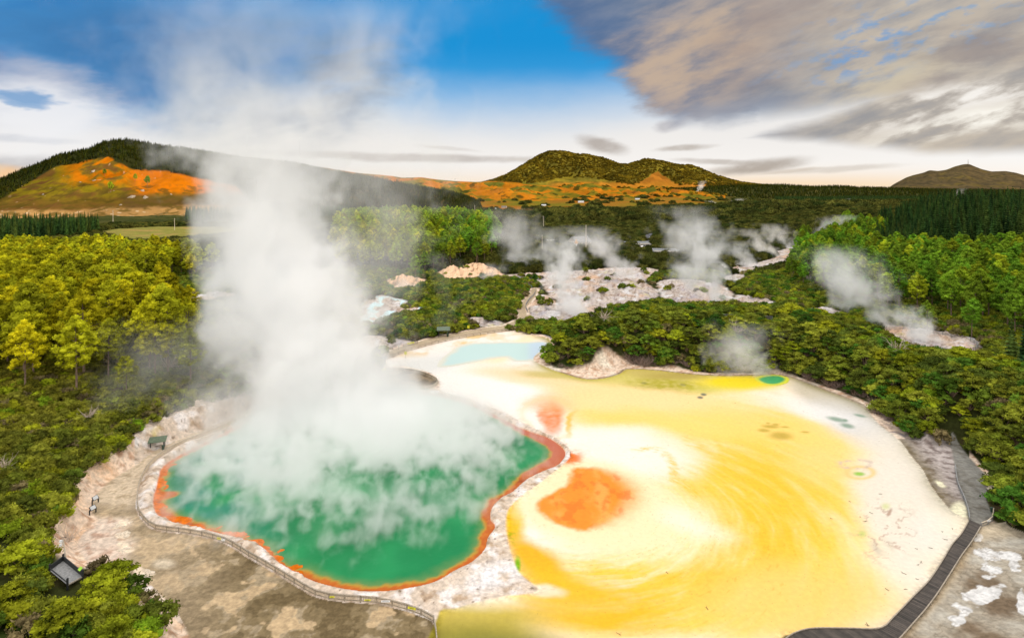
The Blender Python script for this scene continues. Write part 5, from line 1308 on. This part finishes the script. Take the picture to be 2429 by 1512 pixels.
def pole(name, label, x, y, h, cross=True):
    X, Y, _ = P(x, y); Z = gz(X, Y); r = empty(name, (X, Y, Z), label, 'pole'); m = MB(); m.tube([(X, Y, Z), (X, Y, Z + h)], [h * .018, h * .012], 7); m.build('mast', M_PALE, r)
    if cross: m = MB(); m.box((X, Y, Z + h * .92), h * .16, h * .02, h * .02); m.box((X, Y, Z + h * .8), h * .12, h * .02, h * .02); m.build('crossarm', M_RAIL, r)
pole('flag_pole', 'thin white pole by the gabled roof in the valley', 1390, 606, 24, False)
pole('power_pole', 'wooden power pole left of the valley walkway', 1286, 612, 16)
pole('power_pole', 'tall power pole behind the scrub left of the valley steam', 1289, 560, 18); pole('power_pole', 'power pole at the end of the dark ridge', 1126, 512, 24); pole('power_pole', 'twin power pole above the middle grove', 907, 512, 24); pole('power_pole', 'power pole on the green field behind the left stand', 414, 548, 17); pole('power_pole', 'pole on the pale bank below the orange hill', 268, 528, 22)
def statue():
    X, Y, _ = P(1367, 604); Z = gz(X, Y) + 4; r = empty('carved_figure', (X, Y, Z - 4), 'small orange carved figure on a white post beside the gabled roof', 'statue')
    m = MB(); m.box((X, Y, Z - 1), 1, 1, 6.5); m.build('plinth', M_WHITE, r)
    m = MB(); m.tube([(X, Y, Z + 2.2), (X, Y, Z + 3.4), (X, Y, Z + 4.8), (X, Y, Z + 5.2)], [.9, 1.2, .8, .4], 8); m.tube([(X, Y, Z + 5.1), (X, Y, Z + 5.7), (X, Y, Z + 6.4)], [.4, .75, .35], 8)
    m.tube([(X - 1, Y, Z + 4.6), (X - 1.8, Y, Z + 3.6), (X - 1.1, Y, Z + 2.8)], .3, 6); m.tube([(X + 1, Y, Z + 4.6), (X + 1.8, Y, Z + 3.6), (X + 1.1, Y, Z + 2.8)], .3, 6); m.build('figure', mat_plain('orange_carving', (.6, .3, .04), .7), r)
statue()
def car(label, x, y, rot, mat):
    X, Y, _ = P(x, y); Z = gz(X, Y) + .35; r = empty('parked_car', (X, Y, Z), label, 'car'); M = Matrix.Rotation(rot, 3, 'Z'); k = 1.25
    def T(a, b, c): q = M @ Vector((a * k, b * k, 0)); return (X + q.x, Y + q.y, Z + c * k)
    prof = [(-2.1,.4),(2.1,.4),(2.15,.8),(1.3,.95),(.7,1.45),(-1.1,1.45),(-1.9,1.0),(-2.15,.8)]; m = MB(); n = len(prof)
    m.add([T(a, -.85, c) for a, c in prof] + [T(a, .85, c) for a, c in prof], [tuple(range(n))[::-1], tuple(range(n, 2 * n))] + [(i, (i + 1) % n, (i + 1) % n + n, i + n) for i in range(n)]); m.build('body', mat, r)
    m = MB(); m.box(T(-.2, 0, 1.22), 1.7 * k, 1.74 * k, .34 * k, rot); m.build('windows', M_GLASS, r)
    for a in (-1.3, 1.3):
        for b in (-.8, .8): m = MB(); m.tube([T(a, b - .12, .35), T(a, b + .12, .35)], .35 * k, 10); m.build('wheel', M_TYRE, r)
car('red car parked on the grey car park in the valley', 1551, 566, .4, M_RED); car('white car on the grey car park below the red one', 1545, 574, .2, M_WHITE); car('white car on the road bend in the valley', 1524, 594, 1.2, M_WHITE)
# mast on the distant mountain
i0 = int(np.argmin(np.abs(DX(VR[109, :, 0], VR[109, :, 1]) - 2297))); q = VR[109, i0]
mr = empty('radio_mast', q - np.array([0, 0, 10]), 'thin radio mast on the summit of the distant mountain', 'mast'); m = MB(); m.tube([q - np.array([0, 0, 10]), q + np.array([0, 0, 75])], [4, 1.5], 6); m.build('mast', M_RAIL, mr)
for k in range(3): m = MB(); m.box(q + np.array([0, 0, 20 + k * 17]), 9 - 2 * k, 5, 4); m.build('platform', M_RAIL, mr)
# crags and lone trees on the orange hill
def crag(x, y, s, label):
    d = np.hypot(DX(VL[:150, :, 0], VL[:150, :, 1]) - x, DY(VL[:150, :, 1], VL[:150, :, 2]) - y); i, j = np.unravel_index(np.argmin(d), d.shape); p = VL[i, j]; m = MB(); rg = np.random.default_rng(int(x * 7 + y))
    s = s * .62; V, Fc = core_blobs([(p[0], p[1], p[2] - s * .3, s)], 1.0, .8); V = V + rg.normal(size=V.shape) * s * .22; m.add(V, Fc); o = m.build('crag', M_ROCK, None); tag(o, label, 'rock', None); return p
for x, y, s, lb in [(222,406,11,'tall pale crag high on the left hill'),(224,428,9,'lower pale crag under the tall one on the left hill'),(190,432,6,'small pale rock left of the two crags'),(313,466,13,'large pale outcrop in the shadow at the foot of the orange slope'),(344,468,12,'right hand pale outcrop below the lone trees'),(338,452,10,'sunlit pink outcrop under the right lone tree'),(288,486,6,'small rock low on the brown slope'),(404,460,7,'pale rock at the right end of the brown slope'),(270,454,5,'small pale rock beside the dark lone tree'),(102,462,5,'small rock alone on the left of the brown slope')]: crag(x, y, s, lb)
for x, y, s, kd, lb in [(250,416,.9,K_PINE[1],'lone spreading pine high on the orange slope'),(262,457,1.3,K_PINE[0],'large dark lone conifer in the middle of the left hill'),(320,429,1.0,K_PINE[3],'left one of the two lone trees on the bright orange slope'),(349,444,1.35,K_PINE[4],'right one of the two lone trees on the bright orange slope')]:
    d = np.hypot(DX(VL[:150, :, 0], VL[:150, :, 1]) - x, DY(VL[:150, :, 1], VL[:150, :, 2]) - y); i, j = np.unravel_index(np.argmin(d), d.shape); p = VL[i, j]
    r = empty('lone_tree', p - np.array([0, 0, 1]), lb, 'tree'); r.scale = (s * 1.15,) * 3
    for pt in ('trunk', 'crown'): c = bpy.data.objects.new(pt, kd[pt]); c.parent = r; COL.objects.link(c)
# bleached dead shrubs
for x, y, s, k, lb in [(404,942,1.9,0,'large bleached dead shrub on the edge of the left thicket'),(210,1762*.593+8,1.1,1,'bleached dead branches in the left thicket above the grey path'),(12,1330*.9,1.0,2,'pale dead branches sticking out at the left edge'),(162,1305,1.1,0,'dead grey branches above the black lookout'),(1430,838,1.9,1,'bleached branches in the front of the mound bushes'),(2130,925,1.8,2,'dead branches in the middle of the right hand shrubs'),(1750,860,1.7,0,'pale twiggy dead shrub at the foot of the bushy bank'),(1140,826 - 30,.9,1,'small dead bush beside the far path')]:
    X, Y, _ = P(x, y); o = bpy.data.objects.new('dead_shrub', DEADM[k]); o.location = (X, Y, gz(X, Y) + (.9 if y > 900 else 2.0)); o.scale = (s,) * 3; COL.objects.link(o); tag(o, lb, 'dead shrub')
# fallen twigs on the flats
tw = [(2040,1224),(2056,1235),(2018,1190),(2235,1262),(2085,1171),(2062,1214),(2180,1338),(2185,1330),(2150,1362),(2172,1372),(2145,1397),(2260,1255),(1680,1446),(1462,1500),(2052,1480),(2055,1476),(1745,955),(2170,1300),(2212,1300),(2248,1280),(1585,1360),(2100,1395),(1975,1230),(1905,975)]
for i, (x, y) in enumerate(tw):
    X, Y, _ = P(x, y); rg = np.random.default_rng(i); a = rg.random() * 6.28; L = .35 + .5 * rg.random(); m = MB(); d = np.array([math.cos(a), math.sin(a), 0]); s_ = np.array([-d[1], d[0], 0]); p = np.array([X, Y, .06])
    m.tube([p, p + d * L * .5 + s_ * .08, p + d * L + s_ * .02 + np.array([0, 0, .03])], [.04, .03, .015], 5); m.tube([p + d * L * .5 + s_ * .08, p + d * L * .75 + s_ * .3], [.02, .01], 4)
    o = m.build('twig', M_BARK_D); tag(o, 'small dark twig lying on the pale crust of the terrace', 'twig', 'twigs scattered on the terrace crust')
# small rocks and sinter knobs at the pool edge of the mud flat
kn = [(291,1241,.9,'upright block of yellowish sinter on the left mud flat'),(288,1268,1.0,'lumpy sinter ridge below the upright block'),(300,1300,.9,'flat sinter knob at the lower end of the ridge'),(342,1361,.9,'pale sinter crest where the shrubs meet the mud flat')]
for x, y, s, lb in kn:
    X, Y, _ = P(x, y); rg = np.random.default_rng(int(x)); V, Fc = core_blobs([(X + rg.normal() * s * .7, Y + rg.normal() * s * .7, gz(X, Y) - .1, s * (.5 + .4 * rg.random())) for _ in range(6)], 1, .42); V = V + rg.normal(size=V.shape) * .07; m = MB(); m.add(V, Fc); o = m.build('sinter_knob', mat_plain('sinter_crust', (.62, .53, .42), .9, .3, 3, bump=.6)); tag(o, lb, 'rock')

# ================================================================== steam
def steam_mat(name, dens=1.0, col=(.992, .995, 1.0), aniso=0.0):
    m = bpy.data.materials.new(name); m.use_nodes = True; t = m.node_tree
    t.nodes.remove(t.nodes['Principled BSDF'])
    v = t.nodes.new('ShaderNodeVolumePrincipled'); v.inputs['Color'].default_value = (*col, 1); v.inputs['Density'].default_value = dens; v.inputs['Anisotropy'].default_value = aniso
    t.links.new(v.outputs[0], t.nodes['Material Output'].inputs['Volume'])
    return m
def steam(name, label, mn, mx, vox, field, mat, loc=(0, 0, 0), group=None):
    """a real fog volume: geometry nodes fill a grid with density from a function of position"""
    me = bpy.data.meshes.new(name); o = bpy.data.objects.new(name, me); o.location = loc; COL.objects.link(o); tag(o, label, 'steam', group, 'stuff')
    g = bpy.data.node_groups.new(name + '_density', 'GeometryNodeTree'); g.interface.new_socket('Geometry', in_out='OUTPUT', socket_type='NodeSocketGeometry'); g.interface.new_socket('Geometry', in_out='INPUT', socket_type='NodeSocketGeometry')
    g.nodes.new('NodeGroupInput'); no = g.nodes.new('NodeGroupOutput')
    ps = g.nodes.new('GeometryNodeInputPosition'); sp = g.nodes.new('ShaderNodeSeparateXYZ'); g.links.new(ps.outputs[0], sp.inputs[0])
    x, y, z = [N(g, sp.outputs[i]) for i in range(3)]
    d = field(g, ps.outputs[0], x, y, z)
    vc = g.nodes.new('GeometryNodeVolumeCube'); g.links.new(d.s, vc.inputs['Density'])
    vc.inputs['Background'].default_value = 0.0; vc.inputs['Min'].default_value = mn; vc.inputs['Max'].default_value = mx
    for i, a in enumerate('XYZ'): vc.inputs['Resolution ' + a].default_value = max(8, int((mx[i] - mn[i]) / vox))
    sm_ = g.nodes.new('GeometryNodeSetMaterial'); sm_.inputs['Material'].default_value = mat
    g.links.new(vc.outputs[0], sm_.inputs['Geometry']); g.links.new(sm_.outputs[0], no.inputs[0])
    me.materials.append(mat)
    md = o.modifiers.new('steam', 'NODES'); md.node_group = g
    return o
M_STEAM = steam_mat('steam_fog', 1.0)
def thresh(v, a, b):  # linear ramp, zero below a
    return ((v - a) * (1.0 / (b - a))).clamp()

def f_main(g, pos, x, y, z):
    w = noise(g, comb(g, x * .03, y * .03, z * .022), 1.0, 2, .5) - .5
    w2 = noise(g, comb(g, x * .03 + 31.0, y * .03, z * .024 + 9.0), 1.0, 2, .5) - .5
    zz = z + w * 12.0
    cx = zz.curve([(0, -43), (5, -49), (12, -57), (28, -67), (54, -77), (75, -80), (95, -74), (120, -66)])
    cyy = zz.curve([(0, 158), (10, 168), (30, 180), (60, 186), (120, 186)])
    rx = zz.curve([(0, 28), (6, 27), (14, 25), (30, 22), (52, 20), (75, 27), (95, 42), (118, 58)])
    ry = zz.curve([(0, 20), (10, 20), (30, 19), (60, 17), (90, 22), (120, 30)])
    u = (x + w * 14.0 - cx) / rx; v = (y + w2 * 14.0 - cyy) / ry
    r = (u * u + v * v).sqrt()
    n = noise(g, comb(g, x * .09, y * .09, z * .075 + 3.0), 1.0, 6, .6, .3)
    n2 = noise(g, comb(g, x * .02 + 5.0, y * .02, z * .022), 1.0, 3, .5)
    nf = noise(g, comb(g, x * .042 + 17.0, y * .042, z * .045 + 1.0), 1.0, 7, .66, .7)
    core = thresh((1.0 - r) + (n - .5) * 1.9 * z.curve([(0, .8), (50, 1.0), (80, 1.6)]) + (nf - .5) * z.curve([(0, .8), (40, 1.3), (60, 1.7), (90, 2.8)]), .0, .34)
    amp = z.curve([(0, .10), (8, .12), (20, .15), (36, .16), (50, .13), (64, .08), (80, .028), (98, .008), (114, .003), (126, 0)])
    # torn wisps drifting to the right of the column
    u2 = (x + w * 14.0 + 46.0) / 27.0; v2 = (y - 190.0) / 16.0
    r2 = (u2 * u2 + v2 * v2).sqrt()
    wis = thresh((1.0 - r2) + (nf - .5) * 4.6 + (n2 - .5) * 1.4 - .30, 0, .9) * z.curve([(0, 0), (8, .5), (25, 1), (60, .8), (95, .8), (120, 0)]) * .034
    # ragged veil spreading at the top
    u3 = (x + 72.0) / 64.0; v3 = (y - 186.0) / 24.0; r3 = (u3 * u3 + v3 * v3).sqrt()
    veil = thresh((1.0 - r3) + (nf - .5) * 4.6 + (n2 - .5) * 2.2 - .42, 0, .9) * z.curve([(50, 0), (74, .6), (95, 1), (112, .8), (126, 0)]) * .008
    u4 = (x + 86.0) / 27.0; v4 = (y - 166.0) / 26.0; r4 = (u4 * u4 + v4 * v4).sqrt()
    foot = thresh((1.0 - r4) + (n - .5) * 3.0 - .12, 0, .9) * z.curve([(0, .6), (5, 1), (14, .6), (26, 0)]) * .035
    return core * amp + wis + veil + foot
steam('steam_plume', 'huge white steam plume rising from the far side of the green pool', (-150, 128, -.5), (14, 226, 127), .72, f_main, M_STEAM)

def f_low(g, pos, x, y, z):
    n = noise(g, comb(g, x * .34, y * .22, z * .30), 1.0, 6, .62, .4); n2 = noise(g, comb(g, x * .06 + 9.0, y * .06, 2.0), 1.0, 2, .5)
    u = (x + 34.0) / 45.0; v = (y - 135.0) / 45.0; r = (u * u + v * v).sqrt()
    edge = thresh(1.0 - r, 0, .22)
    sx = ((x + 38.0) / 30.0).abs().curve([(0, 1.0), (.8, .86), (1.4, .52)])
    k = y.curve([(88, .30), (100, .42), (112, .56), (124, .74), (138, 1.0), (165, 1.1)]) * sx
    top = z.curve([(-.4, 1), (.9, .9), (2.2, .25), (6.0, 0)])
    cov = thresh(n + (n2 - .5) * .7 + (k - .5) * .50, .485, .66)
    return cov * edge * top * (k * .9 + .08) * .55
steam('surface_steam', 'drifting wisps of steam lying low over the green water', (-78, 90, -.27), (32, 184, 6.2), .36, f_low, M_STEAM)

def small_plume(name, label, x, y, hgt, r0, r1, lean, dens, seed, vox=None, zoff=0.0, vy=1.0):
    """a separate plume over its own vent at (x, y) on the ground"""
    X, Y, _ = P(x, y); Z = float(ground_z(np.array([X]), np.array([Y]), False)[0]) + zoff
    R_ = max(r0, r1) * 1.5 + abs(lean) * .5
    def f(g, pos, x_, y_, z_):
        q = z_ * (1.0 / hgt)
        s = 3.6 / r1
        w = noise(g, comb(g, x_ * s * .35 + float(seed), y_ * s * .35, z_ * s * .3), 1.0, 2, .5) - .5
        n = noise(g, comb(g, x_ * s * .55 + float(seed) * 3, y_ * s * .55, z_ * s * .42), 1.0, 6, .62, .5)
        w3 = noise(g, comb(g, x_ * s * .2 + float(seed) * 2, 4.0, z_ * s * .5), 1.0, 2, .5) - .5
        cx = q * lean + w * r1 * 1.5 + w3 * r1 * 1.2
        rad = (q * (r1 - r0) + r0) * .92
        u = (x_ - cx) / rad; v = y_ / (rad * vy); r = (u * u + v * v).sqrt()
        return thresh((1.0 - r) + (n - .5) * 4.2 - .08, .02, .75) * q.curve([(0, 1.6), (.2, 1.0), (.5, .65), (.8, .3), (1, 0)]) * (dens * 2.2)
    x0 = min(0, lean) - max(r0, r1) * 1.7; x1 = max(0, lean) + max(r0, r1) * 1.7; ry = max(r0, r1) * 1.5 * vy
    return steam(name, label, (x0, -ry, 0), (x1, ry, hgt), vox or max(hgt, 2 * r1) / 56, f, M_STEAM, (X, Y, Z))
PL = [ # x, y on the ground, height, base radius, top radius, lean, density, label
 (1362, 752, 42, 7, 12, -11, .10, 'white steam plume leaning left over the crater at the near end of the white rocks'),
 (1325, 668, 30, 7, 10, 10, .07, 'tall thin steam plume over the left end of the white rocks'),
 (1508, 668, 36, 7, 20, -34, .065, 'steam plume blown far left above the pale terraces in the middle distance'),
 (1688, 722, 52, 8, 19, -16, .085, 'large steam plume right of the white rocks reaching above the scrub'),
 (1712, 640, 42, 7, 15, -18, .045, 'ragged steam plume behind the largest of the middle plumes'),
 (1728, 672, 14, 8, 9, -8, .06, 'short puff of steam right of the middle plumes'),
 (1800, 884, 12, 6, 8, -8, .09, 'low steam drifting over the bushy bank behind the lemon yellow shallows'),
 (1720, 880, 16, 8, 12, 6, .045, 'pale steam hanging in front of the wooden viewing rail'),
 (2195, 812, 14, 6, 8, -10, .11, 'steam rising from the grey boulders in the gully on the right'),
 (2110, 775, 34, 8, 18, -26, .055, 'wide steam cloud drifting left in front of the right hand pines'),
 (2020, 742, 34, 7, 16, -10, .050, 'thin steam column against the trunks of the right hand pines'),
 (1245, 640, 44, 16, 26, -10, .022, 'faint patch of steam left of the middle plumes'),
 (960, 690, 9, 9, 9, 2, .05, 'small puff of steam on the pale cliff in front of the middle grove'),
 (1830, 610, 26, 12, 16, -24, .045, 'steam leaning left over the narrow valley on the right'),
 (1880, 590, 26, 12, 18, -24, .040, 'further wisp of steam up the narrow valley on the right'),
 (1935, 568, 26, 14, 26, 36, .025, 'long faint wisp drifting right from the head of the valley'),
 (1785, 636, 20, 9, 12, -16, .05, 'puff of steam at the mouth of the narrow valley'),
 (1155, 668, 12, 8, 12, 5, .035, 'thin steam over the pale cliffs behind the shrubs'),
 (1655, 473, 80, 14, 26, 34, .030, 'small bright plume far off at the foot of the mountain'),
 (1700, 497, 26, 14, 20, -20, .03, 'left one of the paired small plumes in the far scrub'),
 (1730, 493, 30, 12, 22, 40, .03, 'right one of the paired small plumes in the far scrub'),
 (1975, 495, 30, 14, 26, 50, .028, 'long wisp in the far scrub left of the dark conifers'),
 (2265, 478, 70, 16, 30, 40, .012, 'faint far plume in front of the distant mountain on the right'),
 (520, 1000, 10, 9, 13, -4, .06, 'soft steam over the bank at the left rim of the pool'),
]
for i, (x, y, hg, r0, r1, ln, dn, lb) in enumerate(PL):
    small_plume('steam_plume', lb, x, y, hg, r0, r1, ln, dn, i * 7.3 + 1)

# ================================================================== camera, sun, sky
cam = bpy.data.cameras.new('camera'); cam.lens = 36 * F / 2429; cam.sensor_width = 36; cam.shift_y = -(756 - HZ) / 2429; cam.clip_end = 120000; cam.clip_start = .5
co = bpy.data.objects.new('camera', cam); co.location = (0, 0, H); co.rotation_euler = (R(90), 0, 0); COL.objects.link(co); sc.camera = co
SUN_AZ, SUN_EL = R(93), R(11)     # clockwise from the viewing direction; height above the horizon
sv = Vector((math.sin(SUN_AZ) * math.cos(SUN_EL), math.cos(SUN_AZ) * math.cos(SUN_EL), math.sin(SUN_EL)))
sun = bpy.data.lights.new('sun', 'SUN'); sun.energy = 2.5; sun.angle = R(.5); sun.color = (1, .76, .50)
so = bpy.data.objects.new('sun', sun); so.rotation_euler = (-sv).to_track_quat('-Z', 'Y').to_euler(); so.location = (300, -100, 300); COL.objects.link(so)

def make_sky():
    w = bpy.data.worlds.new('World'); sc.world = w; w.use_nodes = True; t = w.node_tree
    bg = t.nodes['Background']; bg.inputs['Strength'].default_value = 1.0
    sky = t.nodes.new('ShaderNodeTexSky'); sky.sky_type = 'NISHITA'; sky.sun_disc = False; sky.sun_elevation = SUN_EL; sky.sun_rotation = SUN_AZ
    tc = t.nodes.new('ShaderNodeTexCoord'); sp = t.nodes.new('ShaderNodeSeparateXYZ'); t.links.new(tc.outputs['Generated'], sp.inputs[0])
    dx, dy, dz = [N(t, sp.outputs[i]) for i in range(3)]
    h = (dx * dx + dy * dy).sqrt().maxi(.001)
    A = dx.atan2(dy); E = dz / h
    def ae(x, y):
        a = math.atan((x - CX) / F); return a, (HZ - y) / F * math.cos(a)
    # warped coordinates, clouds stretched along the horizon
    v1 = comb(t, A * 1.0, E * 3.2, 0.0)
    n1 = noise(t, v1, 5.5, 8, .62); n2 = noise(t, comb(t, A * 1.0 + E * .8, E * 3.2 - A * 1.1, 3.0), 9, 7, .56); n3 = noise(t, comb(t, A + 4.0, E * 2.4, 7.0), 3.0, 5, .55)
    nb = noise(t, comb(t, A * 1.0 + E * 1.2, E * 2.2 - A * .8, 9.0), 26, 5, .55)
    Aw = A + (n1 - .5) * .20 + (n2 - .5) * .05; Ew = E + (n3 - .5) * .10 + (n2 - .5) * .022
    def ell(x, y, rx, ry, rot=0.0, soft=.5, warp=1.0):
        a, e = ae(x, y); ra = rx / F * math.cos(a); re = ry / F
        Ax = Aw if warp == 1 else A + (n1 - .5) * .2 * warp; Ex = Ew if warp == 1 else E + (n2 - .5) * .03 * warp
        r = R(-rot); u = (Ax - a); v = (Ex - e)
        p = (u * math.cos(r) + v * math.sin(r)) / ra; q = (v * math.cos(r) - u * math.sin(r)) / re
        return (p * p + q * q).sqrt().step(1 - soft, 1 + soft, 1, 0)
    def half(p, q, soft, warp=1.0):
        """1 on the right hand side going from p to q"""
        a0, e0 = ae(*p); a1, e1 = ae(*q); L = math.hypot(a1 - a0, e1 - e0); nx, ny = (e1 - e0) / L, -(a1 - a0) / L; nx, ny = nx, ny
        Ax = A + (n1 - .5) * .16 * warp + (n2 - .5) * .05 * warp; Ex = E + (n3 - .5) * .05 * warp + (n2 - .5) * .02 * warp
        return ((Ax - a0) * nx + (Ex - e0) * ny).step(-soft, soft)
    # clear sky: the Nishita sky, with the pale evening veil low down
    nis = t.nodes.new('ShaderNodeVectorMath'); nis.operation = 'SCALE'; t.links.new(sky.outputs[0], nis.inputs[0]); nis.inputs['Scale'].default_value = .10
    c = mixc(t, .92, nis.outputs[0], lin(0, 148, 220) * .98)
    c = mixc(t, E.step(.25, .12) * .75, c, lin(92, 176, 232))
    veil = (E + (n3 - .5) * .06 + (A + .12) * (A + .12) * -.10).step(.20, .06)
    c = mixc(t, veil, c, lin(240, 237, 234))
    c = mixc(t, (E + (n1 - .5) * .02).step(.10, .015) * A.step(-.5, .6, .6, 1), c, lin(250, 246, 241))
    c = mixc(t, E.step(.045, -.005) * .85, c, lin(252, 226, 194))
    c = mixc(t, E.step(.03, .0) * A.step(-.1, .3, 0, 1) * A.step(.75, .55) * .5, c, lin(250, 214, 160))
    c = mixc(t, A.step(.45, 1.0) * E.step(.22, .04) * .9, c, np.array([1.0, .99, .97]))
    # thin streaks low in the sky
    for x, y, rx, ry, ro, col, op in [(985,374,310,9,1,(196,188,182),.85),(1060,352,60,4,5,(214,208,202),.6),(1425,344,52,15,16,(176,166,158),.85),(1620,350,60,7,-3,(186,176,166),.8),(1790,396,100,13,-7,(170,158,146),.85),
                                      (1700,384,90,6,3,(186,176,166),.7),(1980,401,120,6,-3,(206,196,184),.6),(1870,405,60,4,-6,(210,196,180),.6),(60,330,90,7,1,(176,180,190),.8),(40,388,120,16,-3,(184,182,184),.75),(-20,412,70,14,0,(250,200,140),.8),
                                      (1580,300,34,12,-8,(188,186,190),.8),(1330,384,120,5,2,(216,208,196),.6)]:
        c = mixc(t, ell(x, y, rx, ry, ro, .55, .35) * op * nb.step(.25, .6, .75, 1.0), c, lin(*col))
    # dark blue cloud bank upper left
    left = ell(150, 50, 680, 165, 0, .45)
    cb = mixc(t, n2.step(.35, .65), lin(32, 118, 188), lin(74, 154, 214)); cb = mixc(t, ell(300, 110, 230, 70, 0, .8) * .75, cb, lin(66, 120, 172)); cb = mixc(t, ell(60, 190, 200, 22, 4, .8) * .6, cb, lin(100, 104, 146))
    c = mixc(t, left * .92, c, cb)
    c = mixc(t, ell(90, 262, 150, 66, 0, .6) * .85, c, lin(242, 242, 244)); c = mixc(t, ell(30, 222, 60, 10, 2, .6) * .8, c, lin(96, 152, 204)); c = mixc(t, ell(25, 240, 40, 7, 2, .6) * .7, c, lin(110, 160, 208))
    c = mixc(t, ell(560, 60, 460, 60, -8, .8) * .5, c, lin(96, 160, 214)); 
    for x, y, rx, ry, ro, col, op in [(835,180,90,80,30,(74,112,152),.95),(640,110,140,70,-10,(84,134,182),.9),(480,190,130,80,0,(104,146,188),.8),(740,270,150,60,-20,(120,140,168),.85),(300,90,230,80,0,(58,116,172),.8),(600,250,120,60,0,(150,164,184),.7)]:  # dark tone of backlit steam painted into the sky, plus more blue cloud
        c = mixc(t, ell(x, y, rx, ry, ro, .8) * n2.step(.3, .6, .3, 1) * op, c, lin(*col))
    # big cloud over the right half
    m1 = half((1600,296), (1215,-60), .03).mini(half((2500,190), (1560,296), .02, .8))
    m1 = m1.mini(1.0)
    tip = ell(1640, 205, 170, 80, 18, .3); m1 = m1.maxi(tip)
    lobe = half((2300,372), (1850,326), .010, .45).mini(half((1835,322), (2300,150), .012, .5)).mini(half((2800,352), (2200,366), .010, .5))
    big = m1.maxi(lobe)
    body = mixc(t, n2.step(.25, .75), lin(112, 124, 142), lin(160, 160, 164))
    body = mixc(t, half((1450,-60), (1700,300), .16) * .9, body, lin(72, 106, 152))
    body = mixc(t, ell(1640, 130, 190, 120, -30, .6) * n2.step(.3, .65, .25, 1) * .75, body, lin(214, 184, 150))
    body = mixc(t, ell(1880, 90, 170, 90, -16, .7) * n1.step(.35, .6, .3, 1) * .7, body, lin(172, 150, 136))
    body = mixc(t, A.step(.36, .55) * n2.step(.25, .7, .4, 1) * .9, body, lin(206, 192, 172)); body = mixc(t, ell(2330, 120, 170, 60, -10, .7) * n1.step(.4, .62) * .7, body, lin(150, 138, 134))
    body = mixc(t, ell(2150, 70, 260, 60, -14, .8) * nb.step(.5, .68) * .7, body, lin(112, 164, 212)); body = mixc(t, ell(2030, 130, 90, 50, -30, .8) * nb.step(.42, .6) * .7, body, lin(120, 160, 206))
    body = mixc(t, ell(2300, 235, 230, 36, -16, .7) * n2.step(.42, .6) * .95, body, lin(250, 246, 240)); body = mixc(t, ell(2330, 300, 210, 22, -13, .7) * n2.step(.45, .6) * .95, body, lin(254, 250, 240)); body = mixc(t, ell(2100, 190, 130, 30, -20, .8) * n2.step(.35, .6) * .8, body, lin(206, 194, 170))
    body = mixc(t, ell(1740, 262, 130, 20, -6, .8) * .5, body, lin(160, 162, 172))
    c = mixc(t, big * n1.step(.18, .42, .82, .97), c, body)
    # unseen bright cloud added overhead and behind the camera to brighten steam and foliage
    c = mixc(t, E.step(.42, .75), c, mixc(t, n3.step(.3, .7), np.array([1.72, 1.68, 1.64]), np.array([1.98, 1.90, 1.78])))
    c = mixc(t, dy.step(.05, -.3) * E.step(.0, .08) * .9, c, np.array([1.75, 1.67, 1.58]))
    c = mixc(t, dz.step(-.001, -.02), c, np.array([.12, .11, .08]))
    t.links.new(c, bg.inputs['Color'])
make_sky()
vs = sc.view_settings; sc.display_settings.display_device = 'sRGB'; vs.view_transform = 'Standard'; vs.look = 'None'; vs.exposure = EXPO; vs.gamma = 1; vs.use_curve_mapping = False
cy = sc.cycles; cy.max_bounces = 50; cy.diffuse_bounces = 3; cy.glossy_bounces = 2; cy.transmission_bounces = 3; cy.volume_bounces = 48; cy.transparent_max_bounces = 8; cy.caustics_reflective = False; cy.caustics_refractive = False
cy.use_denoising = True; cy.use_adaptive_sampling = True; cy.adaptive_threshold = .015; cy.sample_clamp_indirect = 4; cy.volume_step_rate = 2.0; cy.volume_max_steps = 512
